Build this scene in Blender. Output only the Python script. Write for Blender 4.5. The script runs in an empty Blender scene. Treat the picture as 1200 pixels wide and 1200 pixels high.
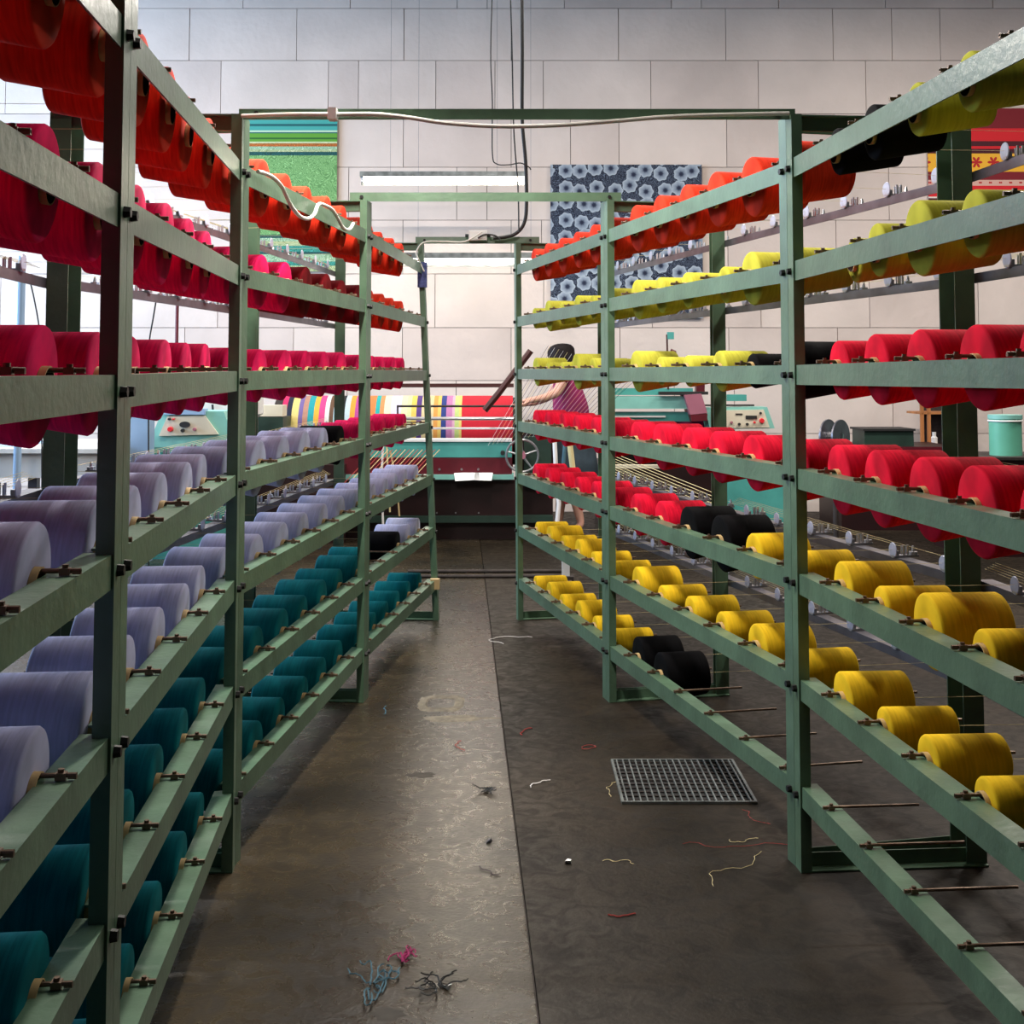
import bpy, bmesh, math, random
from mathutils import Vector, Matrix
random.seed(7)
PI = math.pi
sc = bpy.context.scene
COL = sc.collection

# ---------------------------------------------------------------- camera, world, exposure, large lights
H, F, TH, PY0 = 1.35, 1500.0, math.radians(3.5), 345.3
cd = bpy.data.cameras.new('camera'); cam = bpy.data.objects.new('camera', cd); COL.objects.link(cam)
cam.location = (0, 0, H); cam.rotation_euler = (PI/2 + TH, 0, 0)
cd.sensor_fit = 'HORIZONTAL'; cd.sensor_width = 36.0; cd.lens = 36.0*F/1200; cd.shift_y = -(600-PY0)/1200
cd.clip_start = 0.05; cd.clip_end = 100
sc.camera = cam
sc.view_settings.view_transform = 'Standard'; sc.view_settings.look = 'None'
sc.view_settings.gamma = 1; sc.view_settings.use_curve_mapping = False
sc.view_settings.exposure = 0.0
w = bpy.data.worlds.new('world'); sc.world = w; w.use_nodes = True
w.node_tree.nodes['Background'].inputs[0].default_value = (0.5, 0.6, 0.8, 1)
w.node_tree.nodes['Background'].inputs[1].default_value = 0.012

def area(name, loc, rot, sx, sy, power, color):
    l = bpy.data.lights.new(name, 'AREA'); l.shape = 'RECTANGLE'; l.size = sx; l.size_y = sy
    l.energy = power; l.color = color
    o = bpy.data.objects.new(name, l); COL.objects.link(o); o.location = loc; o.rotation_euler = rot
    return o
WARM = (1.0, 0.93, 0.84); COOL = (0.50, 0.72, 1.0)
# daylight entering through the window band of the left wall, and the tubes hanging over the hall
area('daylight_left', (-7.9, 8.8, 3.0), (0, -PI/2, 0), 2.6, 6.0, 900, COOL)
YW = 12.6
# x, y, z, power, turned along the aisle?, where it hangs
LAMPS = [(0.1, 2.3, 3.9, 16, 0, 'over the aisle in front of the nearest beam'), (-0.45, 4.2, 2.95, 108, 1, 'over the near half of the aisle'), (-2.7, 5.0, 3.5, 34, 1, 'over the floor left of the left rack'),
         (2.2, 4.6, 3.4, 60, 1, 'over the floor right of the right rack'), (3.2, 7.4, 4.9, 85, 0, 'far right, above the teal loom'),
         (-3.3, 7.4, 4.9, 85, 0, 'far left, above the worktable'), (0.0, 7.2, 4.2, 70, 1, 'over the far end of the aisle'),
         (4.6, 9.0, 5.3, 230, 0, 'near the back wall at right'), (-3.4, 9.0, 5.3, 210, 0, 'near the back wall at left'), (0.6, 9.0, 5.3, 130, 0, 'near the back wall, centre')]
for x, y, z, p, turn, wh in LAMPS:
    area('tube_light', (x, y, z-0.075), (0, 0, PI/2 if turn else 0), 1.5, 0.10, p, WARM)

# ---------------------------------------------------------------- pixel helpers (1200 x 1200 photograph)
S_, C_ = math.sin(TH), math.cos(TH)
def ray(x, y):
    a = (x-600)/F; b = (PY0-y)/F
    return Vector((a, C_ - b*S_, S_ + b*C_))
def at(x, y, Y):
    r = ray(x, y); t = Y/r.y
    return Vector((r.x*t, Y, H + r.z*t))
def onz(x, y, z=0.0):
    r = ray(x, y); t = (z-H)/r.z
    return Vector((r.x*t, r.y*t, z))

# ---------------------------------------------------------------- materials
def mat(name, col, rough=0.6, metal=0.0, var=0.0, scale=6.0, bump=0.0, bscale=60.0, spec=0.5, emit=None, col2=None, stretch=None, sheen=0.0):
    m = bpy.data.materials.new(name); m.use_nodes = True
    nt = m.node_tree; N = nt.nodes; L = nt.links; b = N['Principled BSDF']
    b.inputs['Base Color'].default_value = (*col, 1); b.inputs['Roughness'].default_value = rough
    b.inputs['Metallic'].default_value = metal; b.inputs['Specular IOR Level'].default_value = spec
    if sheen:
        b.inputs['Sheen Weight'].default_value = sheen; b.inputs['Sheen Roughness'].default_value = 0.5
    if emit:
        b.inputs['Emission Color'].default_value = (*emit[0], 1); b.inputs['Emission Strength'].default_value = emit[1]
    tc = N.new('ShaderNodeTexCoord'); mp = N.new('ShaderNodeMapping'); L.new(tc.outputs['Object'], mp.inputs[0])
    if stretch: mp.inputs['Scale'].default_value = stretch
    if var > 0 or col2:
        no = N.new('ShaderNodeTexNoise'); no.inputs['Scale'].default_value = scale; no.inputs['Detail'].default_value = 5
        L.new(mp.outputs[0], no.inputs['Vector'])
        cr = N.new('ShaderNodeValToRGB'); L.new(no.outputs['Fac'], cr.inputs[0])
        c2 = col2 or tuple(c*(1-var) for c in col); c1 = tuple(min(1, c*(1+var*0.6)) for c in col)
        cr.color_ramp.elements[0].position = 0.32; cr.color_ramp.elements[0].color = (*c2, 1)
        cr.color_ramp.elements[1].position = 0.68; cr.color_ramp.elements[1].color = (*c1, 1)
        L.new(cr.outputs[0], b.inputs['Base Color'])
    if bump > 0:
        n2 = N.new('ShaderNodeTexNoise'); n2.inputs['Scale'].default_value = bscale; n2.inputs['Detail'].default_value = 4
        L.new(mp.outputs[0], n2.inputs['Vector'])
        bp = N.new('ShaderNodeBump'); bp.inputs['Strength'].default_value = bump; bp.inputs['Distance'].default_value = 0.01
        L.new(n2.outputs['Fac'], bp.inputs['Height']); L.new(bp.outputs[0], b.inputs['Normal'])
    return m

def yarn_mat(name, col, dark=0.72):
    m = bpy.data.materials.new(name); m.use_nodes = True
    nt = m.node_tree; N = nt.nodes; L = nt.links; b = N['Principled BSDF']
    b.inputs['Roughness'].default_value = 0.85; b.inputs['Specular IOR Level'].default_value = 0.06
    tc = N.new('ShaderNodeTexCoord')
    no = N.new('ShaderNodeTexNoise'); no.inputs['Scale'].default_value = 9; no.inputs['Detail'].default_value = 3
    L.new(tc.outputs['Object'], no.inputs['Vector'])
    mp = N.new('ShaderNodeMapping'); mp.inputs['Scale'].default_value = (160, 14, 14); mp.inputs['Rotation'].default_value = (0, 0, 0.25)
    L.new(tc.outputs['Object'], mp.inputs[0])
    n2 = N.new('ShaderNodeTexNoise'); n2.inputs['Scale'].default_value = 1.0; n2.inputs['Detail'].default_value = 3
    L.new(mp.outputs[0], n2.inputs['Vector'])
    ad = N.new('ShaderNodeMath'); ad.operation = 'ADD'; L.new(no.outputs['Fac'], ad.inputs[0]); L.new(n2.outputs['Fac'], ad.inputs[1])
    cr = N.new('ShaderNodeValToRGB'); L.new(ad.outputs[0], cr.inputs[0])
    hf = N.new('ShaderNodeMath'); hf.operation = 'MULTIPLY'; hf.inputs[1].default_value = 0.5
    L.new(ad.outputs[0], hf.inputs[0]); L.new(hf.outputs[0], cr.inputs[0])
    cr.color_ramp.elements[0].position = 0.38; cr.color_ramp.elements[0].color = (*[c*dark for c in col], 1)
    cr.color_ramp.elements[1].position = 0.62; cr.color_ramp.elements[1].color = (*[min(1, c*1.15) for c in col], 1)
    L.new(cr.outputs[0], b.inputs['Base Color'])
    bp = N.new('ShaderNodeBump'); bp.inputs['Strength'].default_value = 0.35; bp.inputs['Distance'].default_value = 0.002
    L.new(n2.outputs['Fac'], bp.inputs['Height']); L.new(bp.outputs[0], b.inputs['Normal'])
    return m

M = {}
M['green'] = mat('sage_green_paint', (0.078, 0.142, 0.088), 0.36, 0.0, 0.22, 9, 0.12, 50)
M['bolt'] = mat('black_bolt_steel', (0.012, 0.012, 0.012), 0.5, 0.6)
M['rod'] = mat('brown_oiled_steel', (0.16, 0.10, 0.065), 0.45, 0.5, 0.4, 30)
M['tube'] = mat('tan_paper_tube', (0.52, 0.36, 0.16), 0.75, 0, 0.2, 20)
M['tube_in'] = mat('tube_inside_shade', (0.05, 0.02, 0.015), 0.9)  # shade inside the bore put into the colour, so open ends look black
M['rail'] = mat('grey_tension_rail', (0.13, 0.125, 0.15), 0.34, 0.6, 0.3, 12)
M['steel'] = mat('bright_steel', (0.42, 0.42, 0.44), 0.3, 0.8)
M['disc'] = mat('pale_porcelain_disc', (0.40, 0.44, 0.58), 0.3, 0, 0.15, 30)
M['black'] = mat('black_rubber', (0.012, 0.012, 0.013), 0.6)
M['whitecable'] = mat('white_cable_sheath', (0.62, 0.60, 0.56), 0.5)
M['maroon'] = mat('dark_maroon_enamel', (0.10, 0.006, 0.014), 0.4, 0, 0.25, 5)
M['maroon_dark'] = mat('deep_maroon_enamel', (0.018, 0.003, 0.004), 0.45, 0, 0.3, 4)
M['teal_mc'] = mat('teal_machine_enamel', (0.07, 0.32, 0.29), 0.4, 0, 0.15, 6)
M['teal_lt'] = mat('light_teal_enamel', (0.22, 0.52, 0.46), 0.45, 0, 0.1, 6)
M['darkgreen'] = mat('dark_green_enamel', (0.012, 0.035, 0.025), 0.5, 0, 0.3, 6)
M['cream'] = mat('cream_panel_paint', (0.66, 0.60, 0.47), 0.5, 0, 0.1, 6)
M['white'] = mat('white_enamel', (0.75, 0.75, 0.74), 0.5, 0, 0.08, 5)
M['paper'] = mat('white_paper', (0.85, 0.85, 0.84), 0.8, 0, 0.05, 5)
M['redbtn'] = mat('red_plastic', (0.7, 0.02, 0.03), 0.4)
M['blueg'] = mat('blue_grey_paint', (0.28, 0.42, 0.62), 0.5, 0, 0.1, 4)
M['mauve'] = mat('mauve_enamel', (0.34, 0.12, 0.17), 0.45, 0, 0.12, 5)
M['wood'] = mat('orange_brown_wood', (0.42, 0.16, 0.05), 0.6, 0, 0.35, 8, stretch=(1, 1, 0.15))
M['brownbar'] = mat('dark_brown_steel', (0.06, 0.015, 0.012), 0.5, 0.2)
M['skin'] = mat('skin', (0.62, 0.33, 0.25), 0.55, 0, 0.08, 8)
M['hair'] = mat('dark_brown_hair', (0.010, 0.006, 0.007), 0.6, 0, 0.5, 60, 0.3, 90, spec=0.15)
M['magenta'] = mat('magenta_cloth', (0.30, 0.01, 0.10), 0.85, 0, 0.2, 10)
M['skirt'] = mat('dark_teal_cloth', (0.03, 0.05, 0.07), 0.85, 0, 0.3, 10)
M['shoe'] = mat('black_shoe_leather', (0.01, 0.01, 0.012), 0.5)
M['tubelamp'] = mat('lit_fluorescent_glass', (1, 1, 1), 0.4, emit=((1, 0.97, 0.92), 5))
M['tubelamp_hot'] = mat('hanging_fluorescent_glass', (1, 1, 1), 0.4, emit=((1, 0.88, 0.68), 85))
M['tubelamp_low'] = mat('low_hanging_fluorescent_glass', (1, 1, 1), 0.4, emit=((1, 0.90, 0.76), 24))
M['pit_shade'] = mat('drain_pit_shade', (0.006, 0.006, 0.007), 0.9)  # shade of the hole under the grate, as a near-black colour
M['galv'] = mat('worn_galvanised_bar', (0.22, 0.24, 0.24), 0.4, 0.6, 0.4, 14)
M['iron'] = mat('rusty_iron', (0.04, 0.03, 0.027), 0.7, 0.3, 0.4, 20)
M['tape'] = mat('tan_tape', (0.50, 0.36, 0.18), 0.7)
M['thr_y'] = mat('cream_thread', (0.60, 0.50, 0.26), 0.9)
M['thr_w'] = mat('white_thread', (0.75, 0.72, 0.72), 0.9)
M['thr_r'] = mat('red_thread', (0.26, 0.03, 0.025), 0.9)
M['thr_k'] = mat('dark_thread', (0.03, 0.02, 0.03), 0.9)
M['thr_b'] = mat('blue_thread', (0.06, 0.14, 0.19), 0.9)
M['mortar'] = mat('grey_mortar', (0.20, 0.17, 0.16), 0.95, 0, 0.5, 5)
M['block'] = mat('painted_wall_block', (0.68, 0.58, 0.53), 0.9, 0, 0.10, 1.6, 0.35, 18)
M['block2'] = mat('painted_wall_block_greyer', (0.63, 0.53, 0.485), 0.9, 0, 0.12, 1.4, 0.35, 18)
M['plaster'] = mat('grey_plaster', (0.10, 0.095, 0.09), 0.9, 0, 0.15, 1.0)
M['ceil'] = mat('dark_ceiling', (0.05, 0.045, 0.04), 0.95, 0, 0.2, 0.6)  # ceiling out of view, kept dark so little light bounces off it
M['drum'] = mat('mint_green_drum_paint', (0.13, 0.45, 0.32), 0.4, 0, 0.1, 5)

Y = {
 'orange-red': yarn_mat('yarn_orange_red', (0.62, 0.035, 0.014)),
 'hot pink': yarn_mat('yarn_hot_pink', (0.85, 0.012, 0.12)),
 'dark maroon': yarn_mat('yarn_dark_maroon', (0.16, 0.006, 0.010)),
 'black': yarn_mat('yarn_black', (0.0022, 0.0022, 0.003)),
 'lavender': yarn_mat('yarn_lavender', (0.43, 0.44, 0.64), 0.85),
 'pale lilac': yarn_mat('yarn_pale_lilac', (0.50, 0.50, 0.66), 0.9),
 'teal': yarn_mat('yarn_teal', (0.002, 0.13, 0.155)),
 'lime-yellow': yarn_mat('yarn_lime_yellow', (0.42, 0.40, 0.045), 0.85),
 'crimson': yarn_mat('yarn_crimson', (0.62, 0.006, 0.030)),
 'golden yellow': yarn_mat('yarn_golden_yellow', (0.66, 0.42, 0.015), 0.85),
}

def floor_mat(name, base, light, r_hi, r_lo, spec_):
    m = bpy.data.materials.new(name); m.use_nodes = True
    nt = m.node_tree; N = nt.nodes; L = nt.links; b = N['Principled BSDF']
    g = N.new('ShaderNodeNewGeometry')
    def noise(s, d=6, dist=0.0):
        n = N.new('ShaderNodeTexNoise'); n.inputs['Scale'].default_value = s; n.inputs['Detail'].default_value = d
        n.inputs['Distortion'].default_value = dist
        L.new(g.outputs['Position'], n.inputs['Vector']); return n
    a = noise(1.1, 7, 0.6); c = noise(14, 8, 1.5); f = noise(90, 4)
    cr = N.new('ShaderNodeValToRGB'); L.new(a.outputs['Fac'], cr.inputs[0])
    cr.color_ramp.elements[0].position = 0.33; cr.color_ramp.elements[0].color = (*base, 1)
    cr.color_ramp.elements[1].position = 0.70; cr.color_ramp.elements[1].color = (*light, 1)
    c2 = N.new('ShaderNodeValToRGB'); L.new(c.outputs['Fac'], c2.inputs[0])
    c2.color_ramp.elements[0].position = 0.36; c2.color_ramp.elements[0].color = (0.45, 0.42, 0.40, 1)
    c2.color_ramp.elements[1].position = 0.56; c2.color_ramp.elements[1].color = (1, 1, 1, 1)
    mx = N.new('ShaderNodeMix'); mx.data_type = 'RGBA'; mx.blend_type = 'MULTIPLY'; mx.inputs[0].default_value = 0.8
    L.new(cr.outputs[0], mx.inputs[6]); L.new(c2.outputs[0], mx.inputs[7])
    L.new(mx.outputs[2], b.inputs['Base Color'])
    mr = N.new('ShaderNodeMapRange'); L.new(c.outputs['Fac'], mr.inputs[0])
    mr.inputs[1].default_value = 0.35; mr.inputs[2].default_value = 0.65; mr.inputs[3].default_value = r_hi; mr.inputs[4].default_value = r_lo
    L.new(mr.outputs[0], b.inputs['Roughness'])
    b.inputs['Specular IOR Level'].default_value = spec_
    bp = N.new('ShaderNodeBump'); bp.inputs['Strength'].default_value = 0.13; bp.inputs['Distance'].default_value = 0.008
    ad = N.new('ShaderNodeMath'); ad.operation = 'ADD'; L.new(c.outputs['Fac'], ad.inputs[0]); L.new(f.outputs['Fac'], ad.inputs[1])
    L.new(ad.outputs[0], bp.inputs['Height']); L.new(bp.outputs[0], b.inputs['Normal'])
    return m
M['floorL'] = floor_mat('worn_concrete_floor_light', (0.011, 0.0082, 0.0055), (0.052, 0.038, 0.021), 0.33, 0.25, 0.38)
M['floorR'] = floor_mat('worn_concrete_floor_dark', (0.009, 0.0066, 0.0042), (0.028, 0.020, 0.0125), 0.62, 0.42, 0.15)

# ---------------------------------------------------------------- mesh builder
class MB:
    def __init__(s): s.v = []; s.f = []; s.mi = []
    def add(s, vs, fs, mi=0):
        o = len(s.v); s.v += [tuple(v) for v in vs]
        for f in fs: s.f.append(tuple(i+o for i in f)); s.mi.append(mi)
        return s
    def box(s, c, d, rz=0.0, mi=0, mtx=None):
        x, y, z = d[0]/2, d[1]/2, d[2]/2
        R = mtx if mtx is not None else Matrix.Rotation(rz, 3, 'Z')
        vs = [Vector(c) + R @ Vector((a*x, b*y, e*z)) for a in (-1, 1) for b in (-1, 1) for e in (-1, 1)]
        return s.add(vs, [(0,1,3,2),(4,6,7,5),(0,4,5,1),(2,3,7,6),(0,2,6,4),(1,5,7,3)], mi)
    def span(s, a, b, mi=0):            # box from corner a to corner b
        return s.box([(p+q)/2 for p, q in zip(a, b)], [abs(q-p) for p, q in zip(a, b)], mi=mi)
    def tube(s, pts, r, n=8, mi=0, cap=True):
        pts = [Vector(p) for p in pts]; rs = r if isinstance(r, (list, tuple)) else [r]*len(pts)
        vs = []; up = None
        for i, p in enumerate(pts):
            t = (pts[min(i+1, len(pts)-1)] - pts[max(i-1, 0)]).normalized()
            if up is None:
                up = Vector((0, 0, 1)) if abs(t.z) < 0.9 else Vector((1, 0, 0))
            a = t.cross(up).normalized(); up = a.cross(t).normalized()
            for k in range(n):
                q = 2*PI*k/n; vs.append(p + (a*math.cos(q) + up*math.sin(q))*rs[i])
        fs = [(i*n+k, i*n+(k+1) % n, (i+1)*n+(k+1) % n, (i+1)*n+k) for i in range(len(pts)-1) for k in range(n)]
        if cap: fs += [tuple(range(n))[::-1], tuple(range((len(pts)-1)*n, len(pts)*n))]
        return s.add(vs, fs, mi)
    def lathe_x(s, prof, n=40, mis=None):   # profile of (x, r) turned about the local x axis
        vs = []; m = len(prof)
        for (x, r) in prof:
            for k in range(n):
                q = 2*PI*k/n; vs.append((x, r*math.cos(q), r*math.sin(q)))
        o = len(s.v); s.v += vs
        for i in range(m-1):
            for k in range(n):
                s.f.append((o+i*n+k, o+i*n+(k+1) % n, o+(i+1)*n+(k+1) % n, o+(i+1)*n+k)); s.mi.append(mis[i] if mis else 0)
        return s
    def extr(s, p0, p1, A, B, prof, mi=0):   # closed profile of (a, b) along axes A, B, swept p0 -> p1
        n = len(prof); A = Vector(A); B = Vector(B)
        vs = [Vector(p) + A*a + B*b for p in (p0, p1) for (a, b) in prof]
        fs = [(k, (k+1) % n, n+(k+1) % n, n+k) for k in range(n)] + [tuple(range(n))[::-1], tuple(range(n, 2*n))]
        return s.add(vs, fs, mi)
    def mesh(s, name, mats, smooth=False, sharp=None):
        me = bpy.data.meshes.new(name); me.from_pydata(s.v, [], s.f)
        for m in (mats if isinstance(mats, (list, tuple)) else [mats]): me.materials.append(m)
        me.polygons.foreach_set('material_index', s.mi)
        if smooth: me.polygons.foreach_set('use_smooth', [True]*len(s.f))
        me.update()
        bm = bmesh.new(); bm.from_mesh(me); bmesh.ops.recalc_face_normals(bm, faces=bm.faces[:])
        if sharp:
            for e in bm.edges:
                if len(e.link_faces) == 2 and e.calc_face_angle(0) > sharp: e.smooth = False
        bm.to_mesh(me); bm.free()
        return me
    def build(s, name, mats, parent=None, smooth=False, sharp=0.6, loc=None):
        # vertices are in world space: shift them so the object's origin sits at loc / its parent
        off = Vector(loc) if loc is not None else (parent_world(parent) if parent else Vector((0, 0, 0)))
        if off.length > 0: s.v = [tuple(Vector(v)-off) for v in s.v]
        o = bpy.data.objects.new(name, s.mesh(name, mats, smooth, sharp)); COL.objects.link(o)
        if parent: o.parent = parent
        else: o.location = off
        return o
def parent_world(p):
    v = Vector(p.location)
    while p.parent: p = p.parent; v += p.location
    return v
def place(name, me, parent, loc, rot=(0, 0, 0), scale=None):     # shared mesh at a world location
    o = bpy.data.objects.new(name, me); COL.objects.link(o)
    if parent: o.parent = parent; o.location = Vector(loc) - parent_world(parent)
    else: o.location = loc
    o.rotation_euler = rot
    if scale: o.scale = scale
    return o
def tag(o, label=None, cat=None, group=None, kind=None):
    if label: o['label'] = label
    if cat: o['category'] = cat
    if group: o['group'] = group
    if kind: o['kind'] = kind
    return o
def thing(name, loc, label, cat, group=None, kind=None):
    o = bpy.data.objects.new(name, None); COL.objects.link(o); o.location = loc; o.empty_display_size = 0.1
    return tag(o, label, cat, group, kind)

# ---------------------------------------------------------------- room shell
XL, XR, YB, ZC = -8.0, 8.0, -3.5, 5.6
def jx(y): return 0.057 - 0.041*(y-2.74)      # the long joint of the floor
fl = MB().span((XL, YB, -0.12), (XR, YW+0.3, -0.02)).build('floor', M['iron']); tag(fl, kind='structure')
GAP = 0.006
ycuts = [YB, 1.05, 8.78, 9.75, YW+0.3]
for i in range(4):
    y0, y1 = ycuts[i]+GAP/2, ycuts[i+1]-GAP/2
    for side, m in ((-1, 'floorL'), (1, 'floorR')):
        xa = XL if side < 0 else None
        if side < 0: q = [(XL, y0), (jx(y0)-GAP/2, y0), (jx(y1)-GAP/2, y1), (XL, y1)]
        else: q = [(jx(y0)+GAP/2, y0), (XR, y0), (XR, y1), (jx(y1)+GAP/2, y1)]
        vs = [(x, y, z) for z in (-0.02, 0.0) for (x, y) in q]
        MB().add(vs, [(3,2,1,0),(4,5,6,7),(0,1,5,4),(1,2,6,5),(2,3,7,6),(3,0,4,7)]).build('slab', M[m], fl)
wb = MB().span((XL, YW+0.03, 0), (XR, YW+0.3, ZC)).build('wall_back', M['mortar']); tag(wb, kind='structure')
tag(MB().span((XR, YB, 0), (XR+0.2, YW+0.3, ZC)).build('wall_right', M['plaster']), kind='structure')
tag(MB().span((XL, YB-0.2, 0), (XR, YB, ZC)).build('wall_front', M['plaster']), kind='structure')
tag(MB().span((XL, YB, ZC), (XR, YW+0.3, ZC+0.15)).build('ceiling', M['ceil']), kind='structure')
wl = MB()
wl.span((XL-0.2, YB, 0), (XL, YW+0.3, 1.6)); wl.span((XL-0.2, YB, 4.4), (XL, YW+0.3, ZC))
wl.span((XL-0.2, YB, 1.6), (XL, 5.8, 4.4)); wl.span((XL-0.2, 11.9, 1.6), (XL, YW+0.3, 4.4))
tag(wl.build('wall_left', M['plaster']), kind='structure')
wn = MB().span((XL-0.16, 5.8, 1.6), (XL-0.12, 11.9, 4.4)).build('window_1', mat('sky_white_glass', (0.5, 0.6, 0.7), 0.2, emit=((0.6, 0.8, 1.0), 1.5)))
tag(wn, kind='structure')
fr = MB()
for k in range(7):
    yy = 5.8+6.1*k/6; fr.box((XL-0.07, yy, 3.0), (0.06, 0.07, 2.8))
fr.box((XL-0.07, 8.85, 1.64), (0.06, 6.1, 0.07)); fr.box((XL-0.07, 8.85, 4.36), (0.06, 6.1, 0.07))
fr.build('window_frame', M['plaster'], wn)
# block courses of the back wall: every block its own piece
zs = [at(600, yy, YW).z for yy in (-172, -112, -51, 10, 71, 133.5, 196, 258, 321, 384, 446, 508, 570, 632)]
gx = (at(727, 300, YW) - at(600, 300, YW)).x
random.seed(3)
for r in range(len(zs)-1):
    z1, z0 = zs[r], zs[r+1]
    off = (at(218, 300, YW).x if r % 2 else at(256+25*((r//2) % 2), 300, YW).x) - 6*gx
    for k in range(-1, 15):
        xa = off + k*gx; xb = xa+gx
        if xb < -6.2 or xa > 6.3: continue
        cuts = [xa, xb]
        if random.random() < 0.16: cuts = [xa, xa+gx*random.choice((0.45, 0.55, 0.28)), xb]
        for a, b in zip(cuts[:-1], cuts[1:]):
            pr = random.uniform(0, 0.005)
            j = 0.003
            MB().span((a+j, YW-pr, z0+j), (b-j, YW+0.045, z1-j)).build('block', M['block2' if (random.random() < 0.3) else 'block'], wb)

# ---------------------------------------------------------------- racks
LZ = [1.922-0.286*k for k in range(7)]
# posts: (X at eye level, Y, z offset of its rails, lean dX/dz)
LP = [(-0.513, 0.62, -0.034, 0), (-0.637, 2.11, -0.031, 0), (-0.760, 3.60, -0.023, 0), (-0.604, 5.39, -0.014, 0), (-0.4596, 7.14, -0.014, -0.045)]
RP = [(0.902, 2.11, 0.000, 0), (0.778, 3.60, -0.006, 0), (0.389, 5.39, -0.006, 0), (0.015, 7.14, -0.007, -0.006)]
TOP = 2.075; PW = 0.05; PD = 0.03; BACK = 0.53; TK = 0.004
SP6 = [0.135+0.162*k for k in range(6)]; SP5 = [0.16, 0.34, 0.52, 0.70, 0.875]; SPL5 = [0.175, 0.365, 0.56, 0.755, 0.945]
SPF = [0.174, 0.37, 0.57, 0.77]

# shared meshes (local x = outward from the aisle, y = along the rail)
b = MB().tube([(-0.004, 0, 0), (0.25, 0, 0)], 0.0038, 8)
ME_ROD = b.mesh('spindle', M['rod'], True, 0.6)
b = MB().box((0.018, 0, -0.001), (0.015, 0.014, 0.010)); b.tube([(0.018, 0, 0.003), (0.018, 0, 0.009)], 0.0048, 6)
b.box((0.002, 0, -0.002), (0.012, 0.007, 0.006))
ME_CLAMP = b.mesh('clamp', M['rod'])
ME_BOLT = MB().tube([(0.002, 0, 0), (-0.011, 0, 0)], [0.011, 0.009], 6).mesh('bolt', M['bolt'])
b = MB().box((0.03, 0, 0.004), (0.085, 0.028, 0.006))
b.box((0.0, 0, 0.012), (0.012, 0.02, 0.018))
for px in (0.024, 0.038): b.tube([(px, -0.006, 0.006), (px, -0.006, 0.038)], 0.0035, 6)
for px in (0.024, 0.038): b.tube([(px, 0.008, 0.006), (px, 0.008, 0.034)], 0.0025, 6)
b.tube([(0.060, 0, 0.006), (0.060, 0, 0.016), (0.060, 0, 0.017), (0.060, 0, 0.034)], [0.014, 0.014, 0.006, 0.003], 8)
ME_TEN = b.mesh('tensioner', M['steel'], True, 0.5)
ME_DISC = MB().tube([(-0.012, 0, 0.022), (-0.0095, 0, 0.022), (-0.0085, 0, 0.022)], [0.023, 0.025, 0.021], 20).mesh('disc', M['disc'], True, 0.5)

CONES = {}
def cone_mesh(R, cname, Lc):
    k = (R, cname, Lc)
    if k not in CONES:
        r2 = R-0.013; e = 0.007
        prof = [(0.002, 0.030), (0.0, R*0.55), (0.001, R-e), (0.003, R-e*0.35), (e, R)]
        prof += [(e+(Lc-2*e)*t, R+(r2-R)*t) for t in (0.33, 0.66)]
        prof += [(Lc-e, r2), (Lc-0.003, r2-e*0.35), (Lc, r2-e), (Lc-0.001, 0.017)]
        me = MB().lathe_x(prof, 40).mesh('yarn_cone', Y[cname], True, 0.9)
        o = -0.009; q = Lc+0.006
        tp = [(o, 0.0305), (q, 0.0175), (q, 0.0155), (o, 0.0282), (o, 0.0305)]
        mt = MB().lathe_x(tp, 24, [0, 0, 1, 0]).mesh('tube', [M['tube'], M['tube_in']], True, 0.6)
        CONES[k] = (me, mt)
    return CONES[k]
TILT = math.atan2(0.0135, 0.17)
ORD = ['first', 'second', 'third', 'fourth', 'fifth', 'sixth']
ROWN = ['top row', 'second row down', 'third row down', 'fourth row down', 'fifth row down', 'second lowest row', 'lowest row']
BIG, LRG, MED, SML = 0.093, 0.085, 0.070, 0.056

def bayframe(posts, j):       # near post index j, far post index j+1
    n0, f0 = posts[j], posts[j+1]
    P0 = Vector((n0[0], n0[1], 0)); P1 = Vector((f0[0], f0[1], 0))
    e = (P1-P0).normalized(); side = 1 if n0[0] > 0 else -1
    n = Vector((e.y, -e.x, 0))*side
    return P0, P1, e, n
def lz(post, z):              # height of a rail on this post
    s_ = (0.027 if post[0] < 0 else 0.012)
    return z + post[2] + max(0, z-H)*s_
def px(post, z): return post[0] + post[3]*(z-H)

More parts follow.
